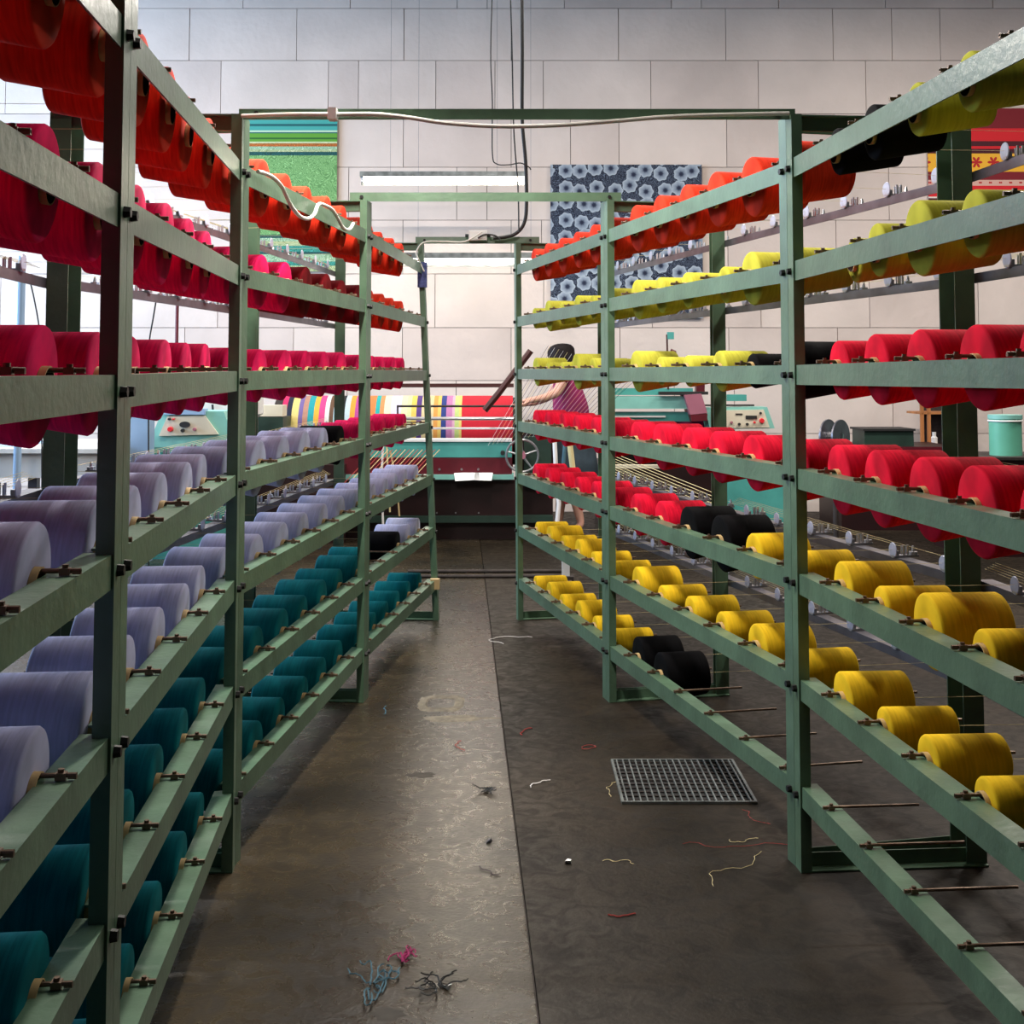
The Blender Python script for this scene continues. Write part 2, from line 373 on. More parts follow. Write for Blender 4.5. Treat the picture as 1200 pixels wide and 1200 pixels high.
def rack(posts, j, slots, rows, sname, bname, label):
    P0, P1, e, n = bayframe(posts, j); n0, f0 = posts[j], posts[j+1]
    root = thing('creel_rack', (P0.x, P0.y, 0), label, 'yarn rack', 'green steel yarn racks along the aisle')
    side = 1 if P0.x > 0 else -1
    zu = Vector((0, 0, 1)); ang = math.atan2(n.y, n.x)
    Lprof = [(0, 0), (PW, 0), (PW, TK), (TK, TK), (TK, PD), (0, PD)]
    for (post, sgn) in ((n0, 1), (f0, -1)):
        bx0, bx1 = px(post, 0), px(post, TOP)
        for back in (0, 1):
            s = e*sgn
            o = n*(BACK if back else 0)
            # flange side: the edge that faces the photographer
            base = s*0.001
            if sgn == 1: A = e; st = base
            else: A = e; st = base - e*PW
            prof = Lprof
            if sgn == -1 : prof = Lprof
            lo = Vector((bx0 if not back else post[0], post[1], 0)) + st + o
            hi = Vector((bx1 if not back else post[0], post[1], TOP)) + st + o
            if back: prof = [(a, -q) for a, q in [(0, 0), (0.03, 0), (0.03, TK), (TK, TK), (TK, 0.058), (0, 0.058)]]
            if back and sgn == -1: prof = [(PW-0.03+a, q) for a, q in prof]
            m = MB().extr(lo, hi, A, n, prof)
            m.build('back_post' if back else 'post', M['green'], root)
        mid = Vector((post[0], post[1], 0)) + e*sgn*0.012
        MB().extr(Vector((px(post, TOP), post[1], TOP)) + e*sgn*0.012 + n*0.004, mid + zu*TOP + n*(BACK-0.005), e*sgn, -zu, [(0, 0), (0.03, 0), (0.03, 0.004), (0.004, 0.004), (0.004, 0.042), (0, 0.042)]).build('top_bar', M['green'], root)
        mid2 = Vector((px(post, 0), post[1], 0)) + e*sgn*0.012
        MB().extr(mid2 + n*0.004 + zu*0.001, mid + n*(BACK-0.005) + zu*0.001, e*sgn, zu, [(0, 0), (0.04, 0), (0.04, 0.004), (0.004, 0.004), (0.004, 0.04), (0, 0.04)]).build('base_bar', M['green'], root)
    RT = 0.028
    for k, z in enumerate(LZ):
        za, zb = lz(n0, z), lz(f0, z)
        a = Vector((px(n0, z), n0[1], za+RT)) + e*(PW+0.004) ; c = Vector((px(f0, z), f0[1], zb+RT)) - e*(PW+0.004)
        a = a - e*0.028; c = c + e*0.028           # the rail laps behind the post face
        MB().extr(a + n*0.0045, c + n*0.0045, n, zu, [(0, 0), (0, -0.055), (0.004, -0.055), (0.004, -0.004), (0.05, -0.004), (0.05, 0)]).build('rail', M['green'], root)
        for (post, s, zz) in ((n0, 1, za), (f0, -1, zb)):
            place('bolt', ME_BOLT, root, Vector((px(post, z), post[1], zz)) + e*s*(0.001+PW/2), (0, 0, ang))
        tz = (za+zb)/2 - 0.005
        ta = Vector((n0[0], n0[1], tz)) + e*0.002 + n*(BACK+0.001); tb = Vector((f0[0], f0[1], tz)) - e*0.002 + n*(BACK+0.001)
        MB().extr(ta, tb, n, zu, [(0, 0), (0, -0.028), (0.004, -0.028), (0.004, -0.004), (0.045, -0.004), (0.045, 0)]).build('tension_rail', M['rail'], root)
        # slots are counted from the far post
        N_ = len(slots); row = rows[k]; strands = MB()
        for i, t in enumerate(slots):
            fz = zb-z + (za-zb)*t
            xp = px(f0, z) + (px(n0, z)-px(f0, z))*t; yp = f0[1] + (n0[1]-f0[1])*t
            top = Vector((xp, yp, z+fz+RT)) + n*0.0045
            jit = random.uniform(-0.004, 0.004)
            sp = place('spindle', ME_ROD, root, top + zu*0.0075, (0, 0, ang+jit))
            c_ = place('clamp', ME_CLAMP, None, (0, 0, 0)); c_.parent = sp
            tq = Vector((f0[0] + (n0[0]-f0[0])*t, yp, tz)) + n*(BACK+0.006)
            te = place('tensioner', ME_TEN, root, tq, (0, 0, ang))
            d_ = place('disc', ME_DISC, None, (0, 0, 0)); d_.parent = te
            item = row[i] if i < len(row) else None
            if item:
                cname, R = item[0], item[1]; slide = item[2] if len(item) > 2 else 0.0
                Lc = 0.170
                me, mt = cone_mesh(R, cname, Lc)
                # bore hangs on the spindle: its big end droops, so its top line stays level
                fx = 0.056 + slide + random.uniform(-0.006, 0.006)
                pos = top + zu*(0.0075+0.0042-0.0282) + n*fx
                fromnear = N_-1-i
                if fromnear < N_/2: pl = ORD[fromnear] + ' from near post'
                else: pl = ORD[i] + ' from far post'
                lab = '%s yarn cone, %s rack %s bay, %s, %s' % (cname, sname, bname, ROWN[k], pl)
                o = bpy.data.objects.new('yarn_cone', me); COL.objects.link(o)
                o.matrix_world = Matrix.Translation(pos) @ Matrix.Rotation(ang+jit, 4, 'Z') @ Matrix.Rotation(-TILT, 4, 'Y') @ Matrix.Rotation(random.uniform(0, 6.28), 4, 'X')
                sv = random.uniform(0.975, 1.02); o.scale = (1, sv, sv)
                tag(o, lab, 'yarn cone', 'yarn cones on the %s rack' % sname)
                tb_ = place('tube', mt, None, (0, 0, 0)); tb_.parent = o
                # the yarn drawn from the cone to its tensioner
                s0 = pos + n*(Lc*1.0) + zu*0.01; s1 = tq + zu*0.024 - n*0.008
                strands.tube([s0, s1], 0.0006, 3, cap=False)
            # warp ends running on along the tension rail towards the loom
            if k in (1, 3, 4, 5) or side < 0:
                off = 0.015+0.008*i
                strands.tube([tq + zu*0.026 + n*off, Vector((f0[0], f0[1], tz+0.030+0.004*i)) + n*(BACK+0.01+off)], 0.0007, 3, cap=False)
        if strands.v:
            tag(strands.build('yarn_strands', M['thr_y'], root), kind='stuff')
    return root

def rep(c, R, n_): return [(c, R)]*n_
O, P, K, LV, T, C, G, LY, MR = 'orange-red', 'hot pink', 'black', 'lavender', 'teal', 'crimson', 'golden yellow', 'lime-yellow', 'dark maroon'
random.seed(11)
# rows top to bottom, cones listed from the far post towards the near post
rack(RP, 2, SP6, [rep(O, 0.088, 6),
    [(LY, SML), (LY, 0.080), (LY, SML), (LY, 0.072), (LY, SML), (LY, MED)],
    [(LY, 0.078), (LY, 0.050), (LY, 0.050), (LY, 0.085), (LY, 0.063), (LY, SML)],
    rep(C, 0.082, 6), rep(C, 0.080, 6),
    [(G, SML), (G, MED), (G, SML), (G, 0.075), (G, SML), (G, SML)],
    [(G, SML), (G, MED), (G, SML), (G, 0.075), (G, SML), (G, SML)]],
    'right', 'far', 'green steel yarn rack on the right, bay furthest down the aisle')
rack(RP, 1, SP6, [rep(O, BIG, 6),
    [(LY, 0.080), (LY, MED), (LY, 0.064), (LY, 0.062, 0.03), (LY, 0.084), (LY, MED)],
    [(LY, 0.082), (LY, SML), (LY, SML), (LY, 0.070), (K, 0.055), (K, 0.085)],
    rep(C, 0.088, 6),
    [(C, LRG), (C, LRG), (K, BIG), (K, BIG), (G, MED), (G, SML)],
    [(G, 0.080), (G, SML), (G, 0.064), (G, 0.062), (G, 0.078), (G, 0.064)],
    [(K, BIG), (K, BIG), None, None, None, None]],
    'right', 'middle', 'green steel yarn rack on the right, middle bay with two black cones low down')
rack(RP, 0, SP5, [[(K, 0.062), (K, 0.070), (LY, 0.060), (LY, 0.062), None],
    [(LY, 0.060, 0.04), (LY, 0.066), (LY, 0.085), (LY, 0.070), None],
    [(C, 0.080), (C, LRG), (C, 0.088), (C, 0.088), (C, 0.088)],
    rep(C, BIG, 5),
    [(G, 0.076), (G, SML), (G, 0.084), (G, SML), None],
    [(G, 0.080), (G, SML), (G, 0.066), (G, SML), None],
    [None]*5],
    'right', 'near', 'green steel yarn rack on the right, nearest bay with an empty lowest row')
rack(LP, 3, SP6, [[None]+rep(O, 0.086, 5), [None]+rep(O, 0.082, 4)+[(MR, LRG)], [None]+rep(P, 0.080, 5),
    [None]+rep(P, 0.078, 5), rep(LV, 0.082, 6), [('pale lilac', 0.085), (LV, LRG), (K, 0.085), None, (T, LRG, 0.02), (T, LRG)], rep(T, 0.082, 6)],
    'left', 'far', 'green steel yarn rack on the left, bay furthest down the aisle')
rack(LP, 2, SP6, [rep(O, 0.090, 6), [(MR, LRG), (MR, 0.088), (MR, BIG), (P, LRG), (P, LRG), (P, LRG)], rep(P, LRG, 6),
    [(K, 0.080)]+rep(LV, 0.086, 5), rep(LV, 0.086, 6), [(T, 0.082), (T, 0.088), (T, 0.080), (T, 0.088), (T, 0.088), (T, 0.086)], rep(T, 0.086, 6)],
    'left', 'middle', 'green steel yarn rack on the left, middle bay carrying a looped cable')
rack(LP, 1, SPL5, [rep(O, BIG, 5), rep(P, 0.088, 5), rep(P, 0.088, 5), rep(LV, 0.090, 5), rep(LV, 0.090, 5), rep(T, 0.088, 5), rep(T, 0.088, 5)],
    'left', 'near', 'green steel yarn rack on the left, bay behind the nearest tall post')
rack(LP, 0, SPF, [rep(O, BIG, 4), rep(P, 0.088, 4), rep(P, 0.088, 4), rep(LV, 0.092, 4), rep(LV, 0.092, 4), rep(T, 0.090, 4), rep(T, 0.090, 4)],
    'left', 'front', 'green steel yarn rack cut off by the left edge of the photo')
# tape and cloth on the leaning end post are separate small wraps
c0 = at(495, 322, 7.07)
tag(MB().box((c0.x, c0.y, c0.z), (0.05, 0.05, 0.14)).build('cloth_wrap', mat('blue_cloth', (0.08, 0.10, 0.28), 0.9, 0, 0.6, 40), loc=c0), 'blue checked rag tied round the far left post under its top rail', 'rag')
c0 = at(509, 684, 7.07)
tag(MB().box((c0.x+0.004, c0.y-0.006, c0.z), (0.05, 0.045, 0.055)).build('tape_wrap', M['tape'], loc=c0), 'tan adhesive tape wound low round the leaning far left post', 'tape')

# crossbeams over the aisle
def crossbeam(x0, x1, y0, y1, Yd, label):
    a = at(x0, y0, Yd); c = at(x1, y1, Yd); r = thing('crossbeam', ((a.x+c.x)/2, Yd, c.z), label, 'beam', 'green beams spanning the aisle')
    MB().extr((a.x, Yd, a.z), (c.x, Yd, a.z), (0, 1, 0), (0, 0, -1), [(0, 0), (0.045, 0), (0.045, 0.004), (0.004, 0.004), (0.004, a.z-c.z), (0, a.z-c.z)]).build('beam', M['green'], r)
    for xx in (a.x+0.05, c.x-0.05):
        MB().tube([(xx, Yd+0.001, (a.z+c.z)/2), (xx, Yd-0.008, (a.z+c.z)/2)], 0.008, 6).build('bolt', M['bolt'], r)
    return r
crossbeam(280, 932, 127.5, 140, 3.57, 'long green beam across the aisle, nearest and highest in the photo')
crossbeam(410, 728, 225.5, 236, 5.36, 'green beam across the aisle just under the upper lit tube')
crossbeam(487, 632, 277.5, 285.5, 7.12, 'green beam across the far end of the aisle carrying a junction box')

# ---------------------------------------------------------------- cables
def cable(pts, r, m, label, n=8, name='cable'):
    # smooth the polyline (Catmull-Rom)
    P_ = [Vector(p) for p in pts]; out = []
    for i in range(len(P_)-1):
        a = P_[max(i-1, 0)]; b_ = P_[i]; c = P_[i+1]; d = P_[min(i+2, len(P_)-1)]
        for q in range(5):
            t = q/5
            out.append(0.5*((2*b_) + (c-a)*t + (2*a-5*b_+4*c-d)*t*t + (-a+3*b_-3*c+d)*t**3))
    out.append(P_[-1])
    return tag(MB().tube(out, r, n).build(name, M[m], smooth=True, loc=P_[0]), label, 'cable')
Yb = 3.55
cable([at(283, 136, Yb), at(340, 134, Yb), at(388, 134, Yb), at(440, 134, Yb), at(480, 138, Yb), at(520, 144, Yb), at(580, 148, Yb), at(650, 147, Yb), at(720, 142, Yb), at(800, 136, Yb), at(925, 133, Yb)], 0.006, 'whitecable', 'pale cable sagging along the nearest beam over the aisle')
tp = MB().box(tuple(at(390, 134, Yb-0.001)), (0.024, 0.045, 0.032)).build('tape_wrap', M['paper'], loc=at(390, 134, Yb)); tag(tp, 'grey tape holding the pale cable to the nearest beam', 'tape')
def rp(x, y, inset=0.02):        # point in the aisle face of the left middle rack
    a = Vector((LP[2][0], LP[2][1])); c = Vector((LP[3][0], LP[3][1])); r = ray(x, y)
    dx, dy = c.x-a.x, c.y-a.y
    t = (a.x*dy - a.y*dx)/(r.x*dy - r.y*dx)
    v = Vector((0, 0, H)) + r*t
    return v + Vector((inset, 0, 0))
cable([rp(294, 201), rp(302, 203), rp(312, 208), rp(322, 218), rp(328, 230), rp(335, 243), rp(345, 254), rp(355, 256), rp(362, 250), rp(366, 240), rp(373, 240), rp(383, 246), rp(390, 257), rp(396, 267), rp(403, 269), rp(408, 262)], 0.0065, 'whitecable', 'pale cable looped twice over the top rail of the left rack')
cable([at(578, -40, 7.05), at(575, 60, 7.05), at(577, 120, 7.05), at(577, 180, 7.05), at(582, 192, 7.05), at(597, 193, 7.05), at(610, 191, 7.05), at(620, 196, 7.05), at(622, 199, 7.05)], 0.0035, 'black', 'thin black wire hanging leftmost, with a kinked end')
cable([at(597, -40, 7.04), at(600, 60, 7.04), at(602, 150, 7.04), at(607, 220, 7.04), at(608, 272, 7.04)], 0.004, 'black', 'thin black wire hanging between a thinner wire and thick cable')
cable([at(611, -40, 7.06), at(612, 60, 7.06), at(612, 140, 7.06), at(616, 190, 7.06), at(617, 240, 7.06), at(614, 262, 7.06), at(604, 274, 7.06), at(590, 278, 7.06), at(578, 279, 7.06)], 0.010, 'black', 'thickest black cable dropping from above and bending to the far beam')
jb = at(560, 276, 7.09)
r = thing('junction_box', jb, 'grey junction box on the far beam above the aisle end', 'electrical box')
MB().box(jb, (0.10, 0.05, 0.055)).build('casing', M['white'], r); MB().box(jb+Vector((0, -0.027, 0)), (0.085, 0.006, 0.04)).build('lid', M['paper'], r)
for s in (-1, 1): MB().tube([jb+Vector((s*0.05, 0, 0)), jb+Vector((s*0.07, 0, 0))], 0.009, 8).build('gland', M['black'], r)
cable([at(560, 279, 7.04), at(568, 275, 7.04), at(580, 276, 7.04), at(586, 281, 7.04)], 0.005, 'black', 'short black cable arching out of the junction box')
cable([at(565, 272, 7.0), at(545, 283, 7.0), at(520, 283, 7.0), at(497, 284, 7.0), at(488, 295, 7.0), at(490, 303, 7.0), at(497, 318, 7.0)], 0.004, 'whitecable', 'thin pale cable running from the junction box to the left far post')

# ---------------------------------------------------------------- hanging tube lamps
def tube_lamp(x, y, z, label, group=None, turn=0, glass='tubelamp'):
    r = thing('tube_lamp', (x, y, z), label, 'lamp', group)
    D_ = (lambda a, b_: (b_, a)) if turn else (lambda a, b_: (a, b_))
    def Q(a, b_, dz): u, v = D_(a, b_); return (x+u, y+v, z+dz)
    MB().box((x, y, z), (*D_(1.56, 0.12), 0.05)).build('housing', M['galv'], r)
    MB().tube([Q(-0.75, 0, -0.045), Q(0.75, 0, -0.045)], 0.019, 12).build('tube', M[glass], r, smooth=True)
    if glass != 'tubelamp': MB().box((x, y+0.055, z-0.055), (1.56, 0.008, 0.07)).build('added_light_shield', M['galv'], r)  # plate added on the wall side to keep tube light off the blocks
    for s in (-1, 1):
        MB().box(Q(s*0.762, 0, -0.04), (*D_(0.02, 0.05), 0.05)).build('tube_holder', M['white'], r)
        MB().tube([Q(s*0.5, 0, 0.025), (*Q(s*0.5, 0, 0)[:2], ZC)], 0.0012, 4).build('hanger', M['rail'], r)
p1 = at(520, 205, 11.9); p2 = at(556, 300, 11.3)
tube_lamp(p1.x, p1.y, p1.z, 'lit fluorescent tube lamp hanging high against the block wall', glass='tubelamp_hot')
tube_lamp(p2.x, p2.y, p2.z, 'lit fluorescent tube lamp hanging lower, seen beyond the aisle end', glass='tubelamp_low')
for x, y, z, pw, turn, wh in LAMPS:
    tube_lamp(x, y, z, 'fluorescent tube lamp ' + wh + ', above the picture', 'overhead tube lamps above the picture', turn)

# ---------------------------------------------------------------- posters on the back wall
def nodes(name, rough=0.85):
    m = bpy.data.materials.new(name); m.use_nodes = True; nt = m.node_tree
    nt.nodes['Principled BSDF'].inputs['Roughness'].default_value = rough
    return m, nt.nodes, nt.links
def ramp(N, L, src, stops, interp='CONSTANT'):
    cr = N.new('ShaderNodeValToRGB'); cr.color_ramp.interpolation = interp
    e = cr.color_ramp.elements
    while len(e) < len(stops): e.new(0.5)
    for k, (p, c) in enumerate(stops): e[k].position = p; e[k].color = (*c, 1)
    L.new(src, cr.inputs[0]); return cr
def vm(N, L, op, *ins):
    n = N.new('ShaderNodeVectorMath'); n.operation = op
    for k, v in enumerate(ins):
        if isinstance(v, (tuple, float, int)): n.inputs[k].default_value = v if isinstance(v, tuple) else (v, v, v)
        else: L.new(v, n.inputs[k])
    return n
def ma(N, L, op, *ins):
    n = N.new('ShaderNodeMath'); n.operation = op
    for k, v in enumerate(ins):
        if isinstance(v, (float, int)): n.inputs[k].default_value = v
        else: L.new(v, n.inputs[k])
    return n.outputs[0]
def flower_mat():
    m, N, L = nodes('blue_flower_print'); b = N['Principled BSDF']
    tc = N.new('ShaderNodeTexCoord'); sx = N.new('ShaderNodeSeparateXYZ'); L.new(tc.outputs['Object'], sx.inputs[0])
    cx = N.new('ShaderNodeCombineXYZ')
    L.new(ma(N, L, 'MULTIPLY', sx.outputs[0], 6.2), cx.inputs[0]); L.new(ma(N, L, 'MULTIPLY', sx.outputs[2], 6.2), cx.inputs[1])
    v = N.new('ShaderNodeTexVoronoi'); v.voronoi_dimensions = '2D'; v.inputs['Scale'].default_value = 1.0; v.inputs['Randomness'].default_value = 0.5
    L.new(cx.outputs[0], v.inputs['Vector'])
    d = vm(N, L, 'SUBTRACT', cx.outputs[0], v.outputs['Position']); ds = N.new('ShaderNodeSeparateXYZ'); L.new(d.outputs[0], ds.inputs[0])
    ang = ma(N, L, 'ARCTAN2', ds.outputs[1], ds.outputs[0]); r = v.outputs['Distance']
    pet = ma(N, L, 'ADD', ma(N, L, 'MULTIPLY', ma(N, L, 'COSINE', ma(N, L, 'MULTIPLY', ang, 7.0)), 0.030), 0.45)
    q = ma(N, L, 'DIVIDE', r, pet)
    fc = ramp(N, L, q, [(0, (0.008, 0.012, 0.03)), (0.20, (0.012, 0.018, 0.05)), (0.30, (0.06, 0.08, 0.13)), (0.42, (0.17, 0.21, 0.28)), (0.85, (0.33, 0.39, 0.47)), (1.0, (0.40, 0.46, 0.54))], 'LINEAR')
    w_ = N.new('ShaderNodeTexNoise'); w_.inputs['Scale'].default_value = 1.6; w_.inputs['Distortion'].default_value = 2.5; w_.inputs['Detail'].default_value = 1
    L.new(cx.outputs[0], w_.inputs['Vector'])
    lf = ramp(N, L, ma(N, L, 'FRACT', ma(N, L, 'MULTIPLY', w_.outputs['Fac'], 9.0)), [(0, (0.006, 0.010, 0.028)), (0.55, (0.012, 0.018, 0.04)), (0.7, (0.10, 0.13, 0.19))])
    mx = N.new('ShaderNodeMix'); mx.data_type = 'RGBA'
    L.new(ma(N, L, 'LESS_THAN', q, 1.0), mx.inputs[0]); L.new(lf.outputs[0], mx.inputs[6]); L.new(fc.outputs[0], mx.inputs[7])
    L.new(mx.outputs[2], b.inputs['Base Color']); return m
def damask_mat(h):
    m, N, L = nodes('green_striped_damask_print'); b = N['Principled BSDF']
    tc = N.new('ShaderNodeTexCoord'); sx = N.new('ShaderNodeSeparateXYZ'); L.new(tc.outputs['Object'], sx.inputs[0])
    t = ma(N, L, 'DIVIDE', sx.outputs[2], -h)      # 0 at the top edge, 1 at the bottom
    A_, B_, Cc, D_, E_, W_ = (0.05, 0.33, 0.30), (0.01, 0.10, 0.11), (0.45, 0.62, 0.45), (0.10, 0.30, 0.03), (0.02, 0.12, 0.02), (0.55, 0.60, 0.36)
    OR = (0.62, 0.16, 0.03); GR = (0.26, 0.50, 0.20)
    st = [(0, A_), (0.035, B_), (0.05, A_), (0.075, Cc), (0.088, B_), (0.095, D_), (0.125, E_), (0.135, D_), (0.15, W_), (0.162, OR), (0.18, Cc), (0.20, W_), (0.215, B_), (0.24, GR), (0.76, B_), (0.78, Cc), (0.80, W_), (0.83, A_), (0.87, B_), (0.885, Cc), (0.93, A_), (0.96, W_)]
    rc = ramp(N, L, t, st)
    n1 = N.new('ShaderNodeTexNoise'); n1.inputs['Scale'].default_value = 6; n1.inputs['Distortion'].default_value = 3.5; n1.inputs['Detail'].default_value = 0
    L.new(tc.outputs['Object'], n1.inputs['Vector'])
    line = ramp(N, L, ma(N, L, 'FRACT', ma(N, L, 'MULTIPLY', n1.outputs['Fac'], 9.0)), [(0, (1.0, 1.0, 1.0)), (0.30, (0.30, 0.42, 0.30)), (0.8, (0.55, 0.65, 0.5))])
    mx = N.new('ShaderNodeMix'); mx.data_type = 'RGBA'; mx.blend_type = 'MULTIPLY'
    L.new(ma(N, L, 'MULTIPLY', ma(N, L, 'GREATER_THAN', t, 0.16), 0.85), mx.inputs[0]); L.new(rc.outputs[0], mx.inputs[6]); L.new(line.outputs[0], mx.inputs[7])
    L.new(mx.outputs[2], b.inputs['Base Color']); return m
def folk_mat(h):
    m, N, L = nodes('red_folk_print'); b = N['Principled BSDF']
    tc = N.new('ShaderNodeTexCoord'); sx = N.new('ShaderNodeSeparateXYZ'); L.new(tc.outputs['Object'], sx.inputs[0])
    t = ma(N, L, 'DIVIDE', sx.outputs[2], -h)
    R_, DR, YL, PK, WH, DK = (0.60, 0.012, 0.02), (0.18, 0.008, 0.015), (0.78, 0.40, 0.03), (0.62, 0.36, 0.30), (0.7, 0.6, 0.55), (0.06, 0.006, 0.012)
    rc = ramp(N, L, t, [(0, DR), (0.20, R_), (0.33, DK), (0.38, R_), (0.41, DK), (0.455, YL), (0.64, DR), (0.72, PK), (0.78, R_), (0.89, WH), (0.905, DK)])
    # five-petalled flowers along the yellow band, small marks along the pale band
    def mark(t0, pitch, rr, k):
        fx = ma(N, L, 'SUBTRACT', ma(N, L, 'FRACT', ma(N, L, 'DIVIDE', sx.outputs[0], pitch)), 0.5)
        fz = ma(N, L, 'DIVIDE', ma(N, L, 'ADD', sx.outputs[2], t0*h), pitch)
        r = ma(N, L, 'SQRT', ma(N, L, 'ADD', ma(N, L, 'MULTIPLY', fx, fx), ma(N, L, 'MULTIPLY', fz, fz)))
        a = ma(N, L, 'ARCTAN2', fz, fx)
        pr = ma(N, L, 'ADD', ma(N, L, 'MULTIPLY', ma(N, L, 'ABSOLUTE', ma(N, L, 'COSINE', ma(N, L, 'MULTIPLY', a, k))), rr), rr*0.35)
        return ma(N, L, 'LESS_THAN', r, pr)
    mm = ma(N, L, 'MAXIMUM', mark(0.545, 0.17, 0.26, 3.0), mark(0.75, 0.10, 0.12, 1.0))
    mx = N.new('ShaderNodeMix'); mx.data_type = 'RGBA'
    L.new(mm, mx.inputs[0]); L.new(rc.outputs[0], mx.inputs[6]); mx.inputs[7].default_value = (0.42, 0.012, 0.015, 1)
    L.new(mx.outputs[2], b.inputs['Base Color']); return m
def poster(x0, y0, x1, y1, m, label, centre=False):
    a = at(x0, y0, YW-0.03); c = at(x1, y1, YW-0.03)
    org = Vector(((a.x+c.x)/2, YW-0.03, (a.z+c.z)/2 if centre else a.z))
    o = MB().span((a.x, YW-0.036, c.z), (c.x, YW-0.028, a.z)).build('fabric_panel', m, loc=org)
    for xx in (a.x+0.03, c.x-0.03):
        MB().tube([(xx, YW-0.04, a.z-0.03), (xx, YW-0.008, a.z-0.03)], 0.008, 6).build('nail', M['iron'], o)
    return tag(o, label, 'fabric panel')
poster(645, 193, 824, 373, flower_mat(), 'navy blue fabric panel printed with pale flowers, on the back wall', True)
ga = at(284, 139, YW); gc = at(394, 318, YW)
poster(276, 139, 394, 318, damask_mat(ga.z-gc.z), 'green fabric panel with stripes above scrollwork, on the back wall')
ga = at(1086, 127, YW); gc = at(1086, 243, YW)
poster(1086, 127, 1222, 243, folk_mat(ga.z-gc.z), 'red fabric panel with a yellow flowered band, at right on back wall')

# ---------------------------------------------------------------- machinery behind the racks
def pbox(name, x0, y0, x1, y1, Yd, depth, m, parent, label=None):
    a = at(x0, y0, Yd); c = at(x1, y1, Yd)
    o = MB().span((a.x, Yd, max(c.z, 0.0)), (c.x, Yd+depth, a.z)).build(name, M[m] if isinstance(m, str) else m, parent)
    if label: o['label'] = label
    return o
def ptube(name, pts, Yd, r, m, parent, n=8):
    return MB().tube([at(x, y, Yd) for x, y in pts], r, n).build(name, M[m], parent, smooth=True)
FY = 10.4
o0 = at(480, 500, FY)
loom = thing('loom', (o0.x, FY, 0), 'maroon and teal power loom with striped cloth, at the aisle end', 'loom')
a = at(322, 612, FY); c = at(648, 640, FY)
MB().span((a.x, FY+0.12, 0.0), (c.x, FY+1.2, a.z)).build('plinth', M['maroon_dark'], loom)
pbox('lower_beam', 322, 605, 648, 612.5, FY+0.02, 0.12, 'darkgreen', loom)
pbox('lower_panel', 322, 563, 610, 604, FY+0.08, 0.10, 'maroon_dark', loom)
pbox('apron', 322, 536.5, 600, 556, FY, 0.16, 'maroon', loom)
pbox('front_ledge', 322, 556.3, 602, 562, FY-0.03, 0.2, 'teal_lt', loom, 'pale ledge')
pbox('breast_beam', 322, 518, 600, 536, FY, 0.22, 'teal_mc', loom)
pbox('breast_beam_cap', 322, 515, 600, 517.6, FY-0.01, 0.24, 'white', loom, 'pale strip')
for xx in (515, 541, 560.5): 
    q = at(xx, 550, FY-0.003); MB().tube([q, q+Vector((0, -0.006, 0))], 0.010, 8).build('rivet', M['steel'], loom)
for xx in (512, 534, 561):
    q = at(xx, 601, FY+0.077); MB().tube([q, q+Vector((0, -0.006, 0))], 0.007, 8).build('rivet', M['steel'], loom)
pbox('side_frame', 606, 498, 648, 612, FY+0.25, 0.7, 'maroon_dark', loom)
pbox('gear_case', 614, 512, 646, 570, FY+0.1, 0.14, 'darkgreen', loom)
pbox('back_beam', 322, 449.5, 602, 454, FY+1.05, 0.1, 'brownbar', loom)
for y_ in (476, 490.5, 502): ptube('guide_rod', [(465, y_), (602, y_)], FY+0.1, 0.009 if y_ != 490.5 else 0.014, 'steel' if y_ != 476 else 'iron', loom)
ptube('guide_rod', [(466, 476), (466, 492)], FY+0.1, 0.008, 'iron', loom)
ptube('thrust_bar', [(568, 481), (585, 460), (622, 411)], FY-0.15, 0.026, 'brownbar', loom)
# the cloth roll, one face strip per colour
bands = [(330,(.75,.03,.18)),(336,(.01,.02,.07)),(342,(.80,.68,.28)),(350,(.25,.18,.42)),(355,(.55,.32,.24)),(361,(.02,.42,.45)),(368,(.85,.52,.08)),(374,(.75,.10,.32)),(381,(.8,.8,.78)),(386,(.20,.11,.06)),(391,(.55,.75,.82)),(399,(.02,.02,.03)),(404,(.6,.72,.76)),(410,(.85,.42,.06)),(416,(.55,.10,.36)),(423,(.02,.03,.2)),(427,(.8,.3,.1)),(434,(.82,.30,.10)),(440,(.02,.48,.46)),(445,(.75,.38,.16)),(450,(.85,.78,.60)),(458,(.74,.70,.85)),(470,(.82,.76,.52)),(477,(.72,.76,.45)),(482,(.82,.62,.16)),(488,(.14,.06,.28)),(494,(.80,.68,.42)),(508,(.82,.42,.12)),(513,(.84,.62,.20)),(517,(.04,.08,.30)),(523,(.62,.28,.50)),(530,(.76,.48,.60)),(533,(.62,.72,.30)),(538,(.84,.70,.25)),(541,(.70,.012,.05)),(601,None)]
rb = MB(); rm = []
RY, RR = FY+0.72, 0.31
zc = at(480, 505, RY).z
for k in range(len(bands)-1):
    x0, x1 = at(bands[k][0], 480, RY-0.25).x, at(bands[k+1][0], 480, RY-0.25).x
    vs = []
    for i in range(13):
        q = math.radians(100+ i*14); vs += [(x0, RY+RR*math.cos(q), zc+RR*math.sin(q)), (x1, RY+RR*math.cos(q), zc+RR*math.sin(q))]
    rb.add(vs, [(2*i, 2*i+1, 2*i+3, 2*i+2) for i in range(12)], k)
    rm.append(mat('cloth_band', tuple(q_**1.25*0.72 for q_ in bands[k][1]), 0.85, 0, 0.08, 60))
rb.build('cloth_roll', rm, loom, smooth=True)
MB().tube([(at(326, 480, RY).x, RY, zc), (at(604, 480, RY).x, RY, zc)], 0.29, 24).build('roll_core', M['iron'], loom, smooth=True)
